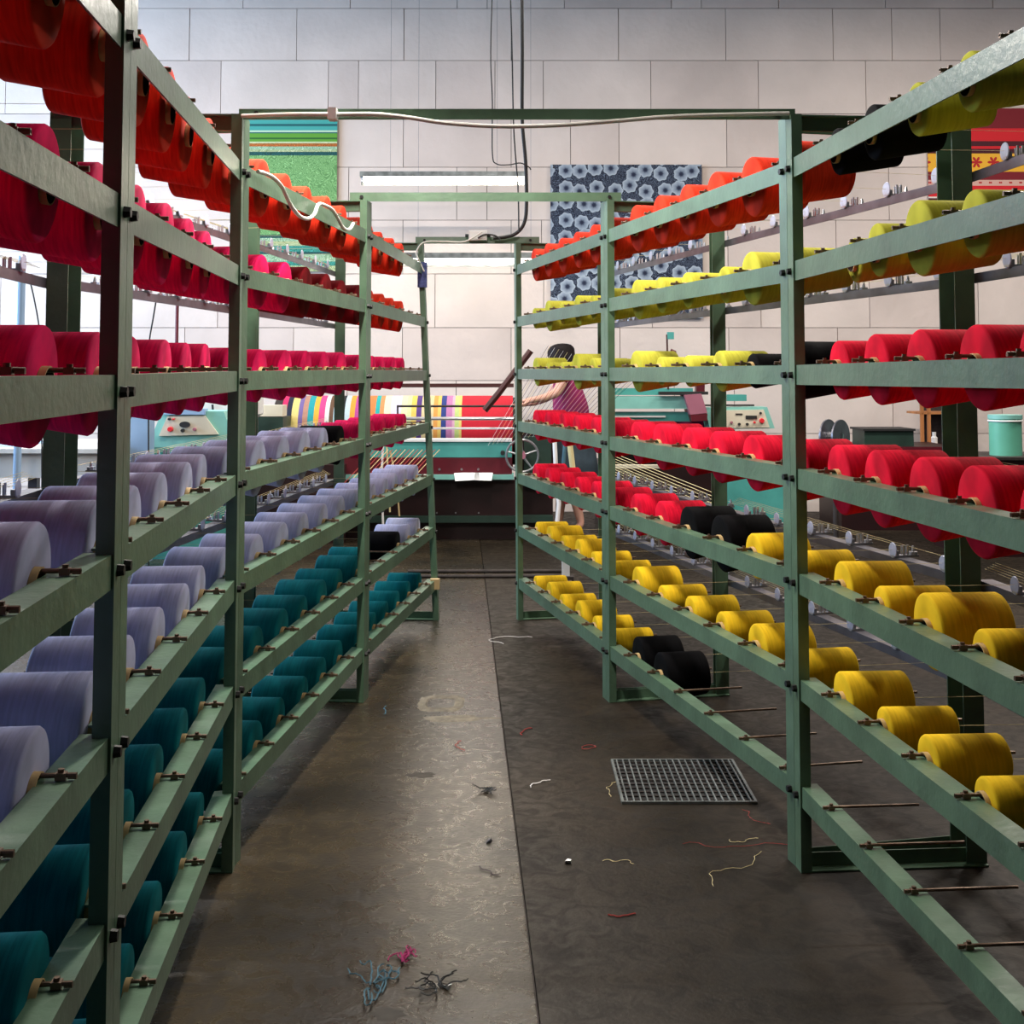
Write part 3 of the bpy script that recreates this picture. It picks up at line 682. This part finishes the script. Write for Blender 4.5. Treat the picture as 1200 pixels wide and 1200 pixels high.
# hand wheel
hw = at(612, 534, FY-0.12)
MB().tube([hw+Vector((0.128*math.cos(2*PI*k/32), 0, 0.128*math.sin(2*PI*k/32))) for k in range(33)], 0.009, 8).build('hand_wheel', M['steel'], loom, smooth=True)
for k in range(5):
    q = 2*PI*k/5+0.35; MB().tube([hw, hw+Vector((0.125*math.cos(q), 0, 0.125*math.sin(q)))], [0.012, 0.006], 8).build('spoke', M['steel'], loom, smooth=True)
MB().tube([hw+Vector((0, -0.02, 0)), hw+Vector((0, 0.24, 0))], 0.028, 16).build('hub', M['mauve'], loom, smooth=True)
q = at(589, 531, FY-0.1); MB().tube([q, q+Vector((0, 0.12, 0))], 0.018, 10).build('knob', M['black'], loom)
# papers on the ledge
pz = at(553, 562, FY-0.12); 
for (xa, xb, rz_, lab) in ((533, 562, 0.12, 'white paper sheet lying at left on the loom ledge'), (556, 577, -0.08, 'white paper sheet lying at right on the loom ledge')):
    a = at(xa, 556.2, FY-0.02); c = at(xb, 556.2, FY-0.02)
    MBx = MB().box(((a.x+c.x)/2, FY-0.055, a.z-0.012), (c.x-a.x, 0.13, 0.003), mtx=Matrix.Rotation(0.42, 3, 'X') @ Matrix.Rotation(rz_, 3, 'Z'))
    tag(MBx.build('paper_sheet', M['paper'], loc=((a.x+c.x)/2, FY-0.055, a.z)), lab, 'paper')
# warp ends rising to the right over the weaver
wt = MB(); 
for k in range(44):
    a = at(572+2.6*k, 522-0.5*k, 10.25); c = at(640+2.5*k, 404+0.9*k, 10.1)
    wt.tube([a, c], 0.0017, 3, mi=(0, 1, 2, 1)[k % 4])
tag(wt.build('warp_threads', [M['thr_w'], M['thr_k'], M['thr_y']]), 'sheet of diagonal warp threads in front of the weaver', 'thread', kind='stuff')
wt = MB()
for k in range(16):
    wt.tube([at(398+5*k, 572, 9.6), at(440+5*k, 527, 10.2)], 0.003, 3, mi=k % 2)
tag(wt.build('warp_threads', [M['thr_r'], M['tape']]), 'orange red threads slanting behind the left far rack', 'thread', kind='stuff')
wt = MB()
for k in range(10):
    wt.tube([at(716, 530+3*k, 9.2), at(850, 583+4.5*k, 7.0)], 0.0016, 3, mi=0)
tag(wt.build('warp_threads', [M['thr_y']]), 'cream threads slanting between the rows of the right middle rack', 'thread', kind='stuff')
def bundle(pts, Yd, r, m, label):
    MB().tube([at(x, y, Yd) for x, y in pts], r, 8).build('yarn_bundle', M[m], loom, smooth=True)['label'] = label
bundle([(449, 520), (447, 560), (449, 618)], 10.3, 0.009, 'thr_w', 'white yarn bundle hanging behind the left far rack')
bundle([(453, 520), (455, 560), (457, 600)], 10.3, 0.007, 'thr_y', 'cream yarn bundle hanging behind the left far rack')
bundle([(457, 528), (465, 565), (468, 605)], 10.3, 0.007, 'tape', 'orange tan yarn bundle hanging behind the left far rack')
bundle([(650, 518), (652, 560), (655, 590), (652, 622)], 10.05, 0.017, 'thr_w', 'thick white yarn bundle hanging left of the weaver')
bundle([(668, 522), (672, 556), (676, 562)], 10.0, 0.022, 'thr_y', 'thick yellow yarn bundle hanging in front of the weaver')
bundle([(662, 521), (660, 545), (663, 556)], 10.1, 0.014, 'thr_b', 'thin teal yarn bundle hanging in front of the weaver')

# second machine, right of the aisle
GY = 10.9
o0 = at(800, 500, GY)
m2 = thing('loom', (o0.x, GY, 0), 'teal loom with mauve end box and cream control panel, behind right rack', 'loom')
pbox('body', 705, 545, 850, 640, GY+0.15, 0.9, 'maroon_dark', m2)
pbox('cover', 852, 560, 925, 640, GY+0.1, 0.7, 'teal_mc', m2, 'teal sheet cover')
pbox('upper_beam', 714, 455, 812, 463, GY, 0.15, 'teal_mc', m2); pbox('middle_beam', 714, 464.5, 808, 479, GY-0.05, 0.2, 'teal_lt', m2)
pbox('lower_beam', 714, 483, 812, 494, GY, 0.2, 'teal_mc', m2); pbox('reed_bar', 714, 487, 780, 489, GY-0.02, 0.02, 'white', m2)
pbox('red_band', 714, 489, 840, 500, GY+0.25, 0.1, 'magenta', m2); pbox('rail_cap', 773, 459, 830, 462.5, GY-0.1, 0.1, 'black', m2)
pbox('dark_core', 714, 494, 845, 546, GY+0.4, 0.4, 'maroon_dark', m2)
def prism(name, pix, Yd, depth, m, parent):
    f = [at(x, y, Yd) for x, y in pix]; n_ = len(f)
    vs = f + [p+Vector((0, depth, 0)) for p in f]
    return MB().add(vs, [tuple(range(n_)), tuple(range(n_, 2*n_))[::-1]] + [(k, (k+1) % n_, n_+(k+1) % n_, n_+k) for k in range(n_)]).build(name, M[m] if isinstance(m, str) else m, parent)
prism('end_box', [(802, 463), (822, 461.5), (829, 484), (809, 486)], GY-0.15, 0.3, 'mauve', m2)
prism('end_box_base', [(809, 486.5), (829, 484.5), (829, 493), (811, 494)], GY-0.15, 0.3, 'maroon', m2)
pbox('end_post', 816, 445, 826, 462, GY+0.05, 0.1, 'maroon', m2)
pbox('head_box', 852, 462.5, 875, 470, GY+0.1, 0.25, 'teal_mc', m2); pbox('cross_rod', 812, 474, 884, 476, GY+0.05, 0.02, 'black', m2)
prism('console_frame', [(826, 478), (899, 477), (908, 502), (832, 503)], GY-0.04, 0.3, 'teal_lt', m2)
prism('console_panel', [(833, 481), (895, 480), (902, 501), (836, 502)], GY-0.05, 0.02, 'cream', m2)
for (xx, yy, mm, r_) in ((866, 497, 'black', .012), (875.5, 497, 'black', .012), (857, 495, 'mauve', .012), (884, 495, 'redbtn', .010), (891, 484, 'black', .010), (892.5, 493, 'redbtn', .022)):
    q = at(xx, yy, GY-0.05); MB().tube([q, q+Vector((0, -0.03, 0))], [r_, r_*0.85], 12).build('button', M[mm], m2, smooth=True)
pbox('display', 874, 487, 887, 491, GY-0.058, 0.01, 'black', m2)
pbox('nameplate', 862, 484.5, 870, 486, GY-0.056, 0.006, 'iron', m2)
q = at(783, 440, GY); s1 = at(781.5, 392, GY)
MB().tube([at(783, 456, GY), at(782, 412, GY), s1], 0.008, 8).build('lamp_stem', M['brownbar'], m2); MB().box(s1+Vector((0.03, 0, -0.01)), (0.055, 0.05, 0.06)).build('signal_lamp', M['teal_mc'], m2)
MB().tube([at(786, 410, GY), at(791, 412, GY), at(792, 420, GY)], 0.012, 8).build('lamp_bracket', M['maroon'], m2)
pbox('reed_comb', 716, 545, 778, 549, 9.3, 0.05, 'cream', m2)

# far right corner
hb = at(1042, 503, 11.2); r = thing('cabinet', (hb.x, 11.2, 0), 'dark green box on a maroon base near the right back wall', 'cabinet')
pbox('box', 1013, 504, 1071, 523, 11.2, 0.4, 'darkgreen', r); pbox('lid', 1011.5, 502.5, 1073, 505, 11.18, 0.44, 'black', r)
pbox('base', 985, 523.5, 1125, 660, 11.1, 0.8, 'maroon_dark', r); pbox('stripe', 985, 524, 1125, 529, 11.08, 0.02, 'maroon', r)
hb = at(986, 512, 9.3); r = thing('reel', (hb.x, 9.3, 0), 'big grey flanged reel on a stand behind the right rack', 'reel')
d0 = Vector((0.72, -0.69, 0))
for s in (0, 1):
    cc = hb + d0*0.10*(-1 if s else 0)
    MB().tube([cc, cc - d0*0.012], 0.125, 28).build('flange', M['rail'], r, smooth=True)
MB().tube([hb, hb-d0*0.11], 0.035, 12).build('core', M['steel'], r)
MB().tube([hb-d0*0.05, Vector((hb.x-0.04, 9.34, 0))], 0.02, 8).build('stand', M['iron'], r)
wy = 11.9; o0 = at(1085, 500, wy)
r = thing('shelf_unit', (o0.x, wy, 0), 'wooden shelf unit with orange brown posts by the right back wall', 'shelf')
for xx in (1080, 1088, 1120): 
    a = at(xx-2, 440, wy); MB().span((a.x, wy, 0), (a.x+0.03, wy+0.03, 1.2)).build('post', M['wood'], r)
for yy in (483, 526): pbox('shelf', 1078, yy, 1124, yy+2.5, wy, 0.4, 'wood', r)
pbox('back_panel', 1078, 462, 1124, 560, wy+0.4, 0.02, 'iron', r)
bt = at(1095, 524, wy+0.1)
tag(MB().tube([bt, bt+Vector((0, 0, 0.09)), bt+Vector((0, 0, 0.10)), bt+Vector((0, 0, 0.14))], [0.03, 0.03, 0.018, 0.018], 12).build('bottle', M['paper'], smooth=True, loc=bt), 'small white bottle standing on the wooden shelf', 'bottle')
cable([at(1121, 478, 8.5), at(1112, 486, 8.5), at(1106, 500, 8.5), at(1108, 516, 8.5), at(1118, 526, 8.5), at(1124, 560, 8.5), at(1124, 600, 8.5), onz(1124, 680) if False else at(1124, 676, 8.5)], 0.012, 'whitecable', 'pale hose loop hanging beside the right back posts')
tb = at(1178, 538, 9.6)
r = thing('cabinet', (tb.x, 9.6, 0), 'dark cabinet under the mint drum at the right edge', 'cabinet')
MB().span((tb.x-0.35, 9.5, 0.0), (tb.x+0.6, 10.2, tb.z)).build('body', M['maroon_dark'], r); MB().span((tb.x-0.36, 9.48, tb.z), (tb.x+0.61, 10.2, tb.z+0.02)).build('top', M['iron'], r)
dz = tb.z+0.02; dt = at(1178, 486, 9.75).z; cx = at(1178, 500, 9.75).x
r = thing('drum', (cx, 9.75, dz), 'mint green steel drum standing on a dark cabinet, right edge', 'drum')
MB().tube([(cx, 9.75, dz), (cx, 9.75, dt-0.02)], 0.118, 32).build('body', M['drum'], r, smooth=True)
MB().tube([(cx, 9.75, dt-0.03), (cx, 9.75, dt)], 0.125, 32).build('lid', M['teal_lt'], r, smooth=True)
MB().tube([(cx+0.121*math.cos(q*PI/12), 9.75+0.121*math.sin(q*PI/12), dt-0.045) for q in range(25)], 0.007, 6).build('hoop', M['paper'], r, smooth=True)

# left background
by = 8.6; o0 = at(50, 560, by)
r = thing('worktable', (o0.x, by, 0), 'long white worktable beyond the left rack', 'table')
pbox('tabletop', -60, 526, 128, 531, by, 1.3, 'white', r); pbox('apron', -60, 531.5, 128, 560, by+0.05, 0.03, 'white', r)
pbox('dark_edge', -60, 523.5, 22, 526, by+0.2, 0.8, 'blueg', r)
for xx in (-55, 40, 122):
    a = at(xx, 560, by+0.1); MB().span((a.x-0.03, by+0.07, 0), (a.x+0.03, by+0.13, a.z)).build('leg', M['rail'], r)
def pole(x, y0, Yd, rr, m, label):
    a = at(x, y0, Yd); tag(MB().tube([(a.x, Yd, 0), (a.x, Yd, a.z)], rr, 10).build('pole', M[m], smooth=True, loc=(a.x, Yd, 0)), label, 'pole')
pole(26, 300, 8.2, 0.024, 'blueg', 'blue grey steel pole standing left of the left back posts')
pole(208, 340, 9.9, 0.013, 'maroon', 'thin maroon pole standing behind the left near rack')
cable([at(34, 325, 8.0), at(40, 350, 8.0), at(46, 385, 8.0), at(48, 420, 8.0), at(49, 520, 8.0), at(49, 688, 8.0)], 0.005, 'black', 'thin black cable slanting beside the blue grey pole')
cable([at(184, 345, 8.0), at(180, 370, 8.0), at(175, 400, 8.0), at(174, 430, 8.0), at(174, 520, 8.0), at(174, 688, 8.0)], 0.005, 'black', 'thin black cable slanting behind the left near rack, under pink cones')
cy_ = 9.4; o0 = at(225, 500, cy_)
r = thing('control_console', (o0.x, cy_, 0), 'teal machine console with cream sloping panel behind left rack', 'control panel')
a = at(172, 525, cy_); c = at(275, 525, cy_)
MB().span((a.x, cy_, 0), (c.x, cy_+0.5, a.z)).build('pedestal', M['teal_mc'], r)
prism('housing', [(190, 482), (262, 482), (278, 524.5), (172, 524.5)], cy_, 0.4, 'teal_lt', r)
prism('panel', [(196, 488), (240, 487), (256, 509), (186, 511)], cy_-0.02, 0.018, 'cream', r)
prism('hood', [(192, 479), (240, 479), (240, 486), (190, 486)], cy_-0.03, 0.1, 'blueg', r)
for (xx, yy, mm, r_) in ((200, 503, 'redbtn', .020), (199, 491, 'black', .010), (204, 491, 'redbtn', .008), (228.5, 503, 'mauve', .013), (214.5, 504.5, 'black', .014)):
    q = at(xx, yy, cy_-0.02); MB().tube([q, q+Vector((0, -0.03, 0))], [r_, r_*0.85], 12).build('button', M[mm], r, smooth=True)
q = at(217, 497.5, cy_-0.02)
MB().add([q+Vector((0.038*math.cos(2*PI*k/20), -d, 0.022*math.sin(2*PI*k/20))) for d in (0, 0.02) for k in range(20)], [tuple(range(20)), tuple(range(20, 40))[::-1]]+[(k, (k+1) % 20, 20+(k+1) % 20, 20+k) for k in range(20)]).build('dial', M['black'], r)
tag(pbox('column', 146, 478, 171, 660, 9.0, 0.16, 'blueg', None), 'blue grey square column left of the teal console', 'column')
hs = at(262, 470, 9.2)
o0 = at(262, 505, 9.3); rr_ = thing('white_hopper', (o0.x, 9.96, 0), 'white cone shaped hopper beside the teal console', 'hopper')
prism('bowl', [(228, 486), (236, 470), (300, 462), (300, 486), (262, 512), (256, 512)], 9.96, 0.3, 'white', rr_)
MB().tube([at(258, 512, 10.1), Vector((at(258, 512, 10.1).x, 10.1, 0))], 0.04, 10).build('stand', M['iron'], rr_)
cable([at(249, 474, 9.94), at(250, 485, 9.94), at(254, 494, 9.94), at(260, 501, 9.94)], 0.009, 'black', 'short black hose against the white hopper')
pbox('end_board', 296, 475, 331, 488, 10.45, 0.2, 'cream', loom, 'cream board')
pbox('machine_bed', 290, 489, 330, 640, 10.45, 0.8, 'darkgreen', loom)
pbox('side_guard', 286, 545, 402, 670, 10.25, 0.14, 'maroon_dark', loom)

# pipes lying on the floor at the aisle's far end
for yy, lab in ((669.5, 'rear one of two thin dark pipes across the far aisle floor'), (675.5, 'front one of two thin dark pipes across the far aisle floor')):
    a = onz(478, yy, 0.012); c = onz(664, yy-0.5, 0.012)
    tag(MB().tube([a, c], 0.011, 8).build('floor_pipe', M['iron'], smooth=True, loc=a), lab, 'pipe')
q = onz(663, 682, 0)
r = thing('floor_bracket', q, 'small white upright bracket at the floor pipes, under right rack', 'bracket')
MB().box(q+Vector((0, 0, 0.02)), (0.10, 0.10, 0.04)).build('foot', M['iron'], r); MB().box(q+Vector((0, 0, 0.13)), (0.05, 0.03, 0.19)).build('upright', M['white'], r)

# little black bobbin on the third tension rail of the right near rack
P0, P1, e_, n_ = bayframe(RP, 0)
zt = LZ[2]-0.005
for t in (0.62,):
    q = P1 + (P0-P1)*t + n_*(BACK+0.022)
q.z = zt
MBb = MB().tube([q, q+Vector((0, 0, 0.125))], [0.032, 0.024], 20)
tag(MBb.build('bobbin', Y['black'], smooth=True, loc=q), 'small black bobbin standing upright behind the crimson cones', 'bobbin')

# ---------------------------------------------------------------- the weaver
WX, WYY = at(665, 500, 10.85).x, 10.85
def skin(name, pts, edges, m, parent, root=0, sub=2):
    me = bpy.data.meshes.new(name); me.from_pydata([p[0] for p in pts], edges, []); me.materials.append(m)
    o = bpy.data.objects.new(name, me); COL.objects.link(o); o.parent = parent
    sk = o.modifiers.new('skin', 'SKIN'); sk.use_smooth_shade = True
    me.skin_vertices[0].data  # layer made by the modifier
    for i, p in enumerate(pts):
        rr = p[1]; v = me.skin_vertices[0].data[i]; v.radius = rr if isinstance(rr, tuple) else (rr, rr); v.use_root = (i == root)
    s = o.modifiers.new('sub', 'SUBSURF'); s.levels = sub; s.render_levels = sub
    return o
per = thing('person', (WX, WYY, 0), 'person with dark hair and magenta top working behind the warp threads', 'person')
V = lambda x, y, z: (x, y, z)
# facing -X (towards the cloth); local coordinates
body = [(V(0.05, 0, 0.90), 0.13), (V(0.03, 0, 1.08), 0.115), (V(-0.01, 0, 1.26), 0.125), (V(-0.03, 0, 1.38), 0.07), (V(-0.045, 0, 1.44), 0.05), (V(-0.06, 0, 1.53), 0.085), (V(-0.06, 0, 1.60), 0.07),
        (V(-0.01, -0.15, 1.35), 0.052), (V(-0.10, -0.22, 1.18), 0.042), (V(-0.22, -0.30, 1.14), 0.034), (V(-0.30, -0.34, 1.13), 0.026), (V(-0.35, -0.36, 1.12), 0.030),
        (V(-0.01, 0.15, 1.35), 0.052), (V(-0.14, 0.20, 1.15), 0.042), (V(-0.28, 0.14, 1.10), 0.034), (V(-0.36, 0.10, 1.09), 0.026), (V(-0.41, 0.09, 1.08), 0.030),
        (V(0.03, -0.09, 0.82), 0.085), (V(0.02, -0.09, 0.48), 0.055), (V(0.06, -0.09, 0.30), 0.050), (V(0.11, -0.09, 0.09), 0.034), (V(0.04, -0.10, 0.035), 0.032),
        (V(0.05, 0.09, 0.82), 0.085), (V(-0.02, 0.10, 0.48), 0.055), (V(-0.05, 0.10, 0.30), 0.050), (V(-0.07, 0.10, 0.09), 0.034), (V(-0.15, 0.10, 0.035), 0.032)]
ed = [(0,1),(1,2),(2,3),(3,4),(4,5),(5,6),(2,7),(7,8),(8,9),(9,10),(10,11),(2,12),(12,13),(13,14),(14,15),(15,16),(0,17),(17,18),(18,19),(19,20),(20,21),(0,22),(22,23),(23,24),(24,25),(25,26)]
for hand, (hx, hy, hz) in ((11, (-0.35, -0.36, 1.12)), (16, (-0.41, 0.09, 1.08))):
    for k in range(4):
        dy = -0.024+0.016*k; ln = (0.075, 0.085, 0.080, 0.062)[k]; i0 = len(body)
        body += [(V(hx-0.035, hy+dy, hz), 0.009), (V(hx-0.035-ln*0.5, hy+dy*1.1, hz-0.008), 0.008), (V(hx-0.03-ln*0.9, hy+dy*1.1, hz-0.034), 0.006)]
        ed += [(hand, i0), (i0, i0+1), (i0+1, i0+2)]
    i0 = len(body); body += [(V(hx+0.0, hy-0.034, hz-0.012), 0.010), (V(hx-0.04, hy-0.044, hz-0.034), 0.007)]; ed += [(hand, i0), (i0, i0+1)]
skin('body', body, ed, M['skin'], per)
# the head is turned away from the photographer, face towards the back wall
def ell(name, c, r, m, nseg=16):
    bm = bmesh.new(); bmesh.ops.create_uvsphere(bm, u_segments=nseg, v_segments=nseg//2+2, radius=1)
    for v in bm.verts: v.co = Vector((c[0]+v.co.x*r[0], c[1]+v.co.y*r[1], c[2]+v.co.z*r[2]))
    for f in bm.faces: f.smooth = True
    me = bpy.data.meshes.new(name); bm.to_mesh(me); bm.free(); me.materials.append(M[m])
    o = bpy.data.objects.new(name, me); COL.objects.link(o); o.parent = per; return o
hx = -0.06
ell('nose', (hx-0.02, 0.098, 1.525), (0.013, 0.018, 0.020), 'skin', 10)
for s in (-1, 1):
    ell('eye', (hx-0.015+s*0.032, 0.080, 1.555), (0.014, 0.010, 0.009), 'paper', 10)
    ell('ear', (hx+s*0.088, 0.01, 1.54), (0.010, 0.022, 0.032), 'skin', 12)
ell('mouth', (hx-0.018, 0.084, 1.485), (0.024, 0.008, 0.007), 'redbtn', 10)
skin('hair', [(V(-0.06, -0.01, 1.585), 0.122), (V(-0.055, -0.035, 1.52), 0.130), (V(-0.04, -0.055, 1.43), 0.115), (V(-0.02, -0.075, 1.33), 0.08), (V(0.0, -0.085, 1.24), 0.04)], [(0,1),(1,2),(2,3),(3,4)], M['hair'], per)
skin('top', [(V(0.04, 0, 0.90), 0.185), (V(0.03, 0, 1.08), 0.165), (V(-0.01, 0, 1.26), 0.165), (V(-0.025, 0, 1.345), 0.095), (V(-0.01, -0.155, 1.355), 0.070), (V(-0.06, -0.20, 1.25), 0.062), (V(-0.01, 0.155, 1.355), 0.070), (V(-0.09, 0.185, 1.23), 0.062)],
     [(0,1),(1,2),(2,3),(2,4),(4,5),(2,6),(6,7)], M['magenta'], per)
pr = [(1.0, 0.14), (0.92, 0.165), (0.80, 0.185), (0.62, 0.205), (0.44, 0.235), (0.435, 0.225), (0.62, 0.19), (0.8, 0.16)]
sk = MB(); n_s = 28
vs = [(0.04+r_*math.cos(2*PI*k/n_s)*(1+0.05*math.cos(k*2.2)*(1-z_)), r_*math.sin(2*PI*k/n_s), z_) for z_, r_ in pr for k in range(n_s)]
sk.add(vs, [(i*n_s+k, i*n_s+(k+1) % n_s, (i+1)*n_s+(k+1) % n_s, (i+1)*n_s+k) for i in range(len(pr)-1) for k in range(n_s)])
o = bpy.data.objects.new('skirt', sk.mesh('skirt', M['skirt'], True)); COL.objects.link(o); o.parent = per
for (fx, fy) in ((0.06, -0.095), (-0.125, 0.10)):
    skin('shoe', [(V(fx+0.06, fy, 0.045), 0.040), (V(fx, fy, 0.038), 0.040), (V(fx-0.09, fy, 0.030), 0.034), (V(fx-0.125, fy, 0.026), 0.022)], [(0,1),(1,2),(2,3)], M['shoe'], per)

# ---------------------------------------------------------------- things on the floor
ax0, ax1, ay0, ay1 = 0.352, 0.762, 4.11, 4.54
r = thing('drain_grate', ((ax0+ax1)/2, (ay0+ay1)/2, 0), 'square steel drain grate set in the floor of the aisle', 'drain')
MB().span((ax0, ay0, 0.0004), (ax1, ay1, 0.0014)).build('pit_shade', M['pit_shade'], r)  # flat dark plate on the slab, painted shade instead of a real hole
for (a_, c_) in (((ax0-.008, ay0-.008), (ax1+.008, ay0)), ((ax0-.008, ay1), (ax1+.008, ay1+.008)), ((ax0-.008, ay0), (ax0, ay1)), ((ax1, ay0), (ax1+.008, ay1))):
    MB().span((*a_, 0.0002), (*c_, 0.009)).build('frame', M['galv'], r)
for k in range(19):
    xx = ax0+(ax1-ax0)*(k+0.5)/19; MB().span((xx-0.0022, ay0, 0.003), (xx+0.0022, ay1, 0.0095)).build('bar', M['galv'], r)
for k in range(11):
    yy = ay0+(ay1-ay0)*(k+0.5)/11; MB().span((ax0, yy-0.002, 0.002), (ax1, yy+0.002, 0.006)).build('cross_bar', M['iron'], r)
# low cover frame and ragged patches in the concrete
pm = mat('pale_patch_concrete', (0.15, 0.13, 0.095), 0.7, 0, 0.5, 25, 0.5, 60)
def ring(x0, y0, x1, y1, wd, z, m, label, nm='floor_patch', cat='floor patch'):
    a = onz(x0, y0); c = onz(x1, y1); cx_, cy2 = (a.x+c.x)/2, (a.y+c.y)/2; rx, ry = (c.x-a.x)/2, abs(a.y-c.y)/2
    vs = []; n_ = 48
    for k in range(n_):
        q = 2*PI*k/n_; ux = math.copysign(abs(math.cos(q))**0.55, math.cos(q)); uy = math.copysign(abs(math.sin(q))**0.55, math.sin(q))
        j = 1+random.uniform(-0.05, 0.05)
        vs += [(cx_+ux*rx*j, cy2+uy*ry*j, 0.0), (cx_+ux*rx*j*(1-wd*0.3), cy2+uy*ry*j*(1-wd*0.3), z), (cx_+ux*rx*(1-wd), cy2+uy*ry*(1-wd), z), (cx_+ux*rx*(1-wd*1.2), cy2+uy*ry*(1-wd*1.2), 0.0)]
    fs = [(4*k+i, 4*((k+1) % n_)+i, 4*((k+1) % n_)+i+1, 4*k+i+1) for k in range(n_) for i in range(3)]
    return tag(MB().add(vs, fs).build(nm, m, loc=(cx_, cy2, 0)), label, cat)
random.seed(5)
ring(487, 834, 545, 815, 0.34, 0.004, pm, 'worn rectangular cover rim in the concrete left of the long joint')
def blob(x, y, rx, ry, z, m, label, name, cat, seed=1):
    rnd = random.Random(seed); c = onz(x, y); n_ = 22
    vs = [(c.x, c.y, z)]
    for k in range(n_):
        q = 2*PI*k/n_; j = rnd.uniform(0.65, 1.15); vs.append((c.x+math.cos(q)*rx*j*0.7, c.y+math.sin(q)*ry*j*0.7, z)); vs.append((c.x+math.cos(q)*rx*j, c.y+math.sin(q)*ry*j, 0.0))
    fs = [(0, 1+2*k, 1+2*((k+1) % n_)) for k in range(n_)] + [(1+2*k, 2+2*k, 2+2*((k+1) % n_), 1+2*((k+1) % n_)) for k in range(n_)]
    return tag(MB().add(vs, fs).build(name, m, loc=c), label, cat)
blob(535, 842, 0.16, 0.05, 0.002, pm, 'pale ragged concrete scar just below the cover rim', 'floor_patch', 'floor patch', 2)
dm = mat('dark_stain_concrete', (0.03, 0.024, 0.018), 0.8, 0, 0.3, 25)
blob(494, 908, 0.055, 0.035, 0.0015, dm, 'dark worn hollow in the floor below the cover rim', 'floor_stain', 'stain', 3)
blob(455, 1188, 0.045, 0.03, 0.0015, dm, 'dark worn hollow in the floor at the bottom edge', 'floor_stain', 'stain', 4)
# scraps of thread
def scrap(x, y, length, m, label, seed, r_=0.0009):
    rnd = random.Random(seed); c = onz(x, y); pts = [Vector((c.x, c.y, 0.003))]; a_ = rnd.uniform(0, 6.28)
    for k in range(16):
        a_ += rnd.uniform(-0.9, 0.9); pts.append(pts[-1] + Vector((math.cos(a_), math.sin(a_), 0))*length/16)
    tag(MB().tube(pts, r_, 4).build('thread_scrap', M[m], smooth=True, loc=c), label, 'thread')
scrap(716, 935, 0.20, 'thr_y', 'cream loose thread beside the left edge of the drain grate', 1)
scrap(800, 990, 0.42, 'thr_r', 'longest red loose thread on the floor below the drain grate', 2)
scrap(836, 1040, 0.35, 'thr_y', 'cream loose thread ending near the bottom, below the drain grate', 3)
scrap(706, 1010, 0.12, 'thr_y', 'short curved cream thread right of the white chip', 4)
scrap(855, 985, 0.12, 'thr_y', 'short cream thread between the grate and the right near post', 5)
scrap(870, 950, 0.16, 'thr_r', 'short red thread by the foot of the right near post', 6)
scrap(682, 878, 0.16, 'thr_r', 'red thread lying above the drain grate, left of it', 7, 0.0014)
scrap(612, 862, 0.12, 'thr_r', 'small red thread tangle touching the joint right of it', 8, 0.002)
scrap(545, 880, 0.14, 'thr_r', 'small red thread left of the long joint', 9, 0.0016)
scrap(645, 915, 0.12, 'thr_w', 'white thread right of the long joint', 10, 0.0016)
scrap(745, 1072, 0.08, 'thr_r', 'small red thread curl near the bottom right', 11, 0.0022)
scrap(585, 1026, 0.10, 'thr_k', 'dark thread ring lying on the long joint', 12, 0.0016)
scrap(590, 755, 0.4, 'thr_w', 'white thread trailing off the joint far down the aisle', 13, 0.0018)
scrap(450, 838, 0.14, 'thr_b', 'teal thread left of the cover rim', 14, 0.0018)
def tuft(x, y, sx_, sy_, m, label, seed):
    rnd = random.Random(seed); c = onz(x, y); b_ = MB()
    for k in range(9):
        pts = []; p = Vector((0, 0, 0.006)); a_ = rnd.uniform(0, 6.28)
        for q in range(12):
            a_ += rnd.uniform(-1.2, 1.2); p = p + Vector((math.cos(a_)*sx_*0.22, math.sin(a_)*sy_*0.22, rnd.uniform(-0.002, 0.003))); p.z = max(0.002, p.z); pts.append(c+p)
        b_.tube(pts, 0.0018, 4)
    return tag(b_.build('yarn_tuft', M[m], smooth=True, loc=c), label, 'yarn tuft')
tuft(437, 1160, 0.03, 0.07, 'thr_b', 'blue grey tuft of loose yarn near the bottom left of the aisle', 1)
tuft(472, 1120, 0.015, 0.035, 'magenta', 'small magenta tuft of yarn near the blue grey tuft', 2)
tuft(514, 1160, 0.03, 0.03, 'black', 'black and white tuft of fluff right of the blue grey tuft', 3)
tuft(568, 928, 0.02, 0.02, 'black', 'small black tuft of fluff left of the long joint', 4)
def chip(x, y, s_, m, label, seed):
    rnd = random.Random(seed); c = onz(x, y)
    vs = [(c.x+rnd.uniform(-1, 1)*s_, c.y+rnd.uniform(-1, 1)*s_, z) for z in (0, s_*0.8) for k in range(4)]
    bm = bmesh.new(); 
    for v in vs: bm.verts.new(v)
    bmesh.ops.convex_hull(bm, input=bm.verts[:]); me = bpy.data.meshes.new('chip'); bm.verts.ensure_lookup_table()
    for v in bm.verts: v.co -= c
    bm.to_mesh(me); bm.free(); me.materials.append(M[m]); o = bpy.data.objects.new('chip', me); COL.objects.link(o); o.location = c
    tag(o, label, 'debris')
chip(666, 1011, 0.012, 'paper', 'small white chip on the floor right of the long joint', 1)
chip(573, 987, 0.011, 'rail', 'small grey chip on the floor left of the long joint', 2)
chip(524, 1158, 0.012, 'paper', 'small white chip beside the black tuft near the bottom', 3)
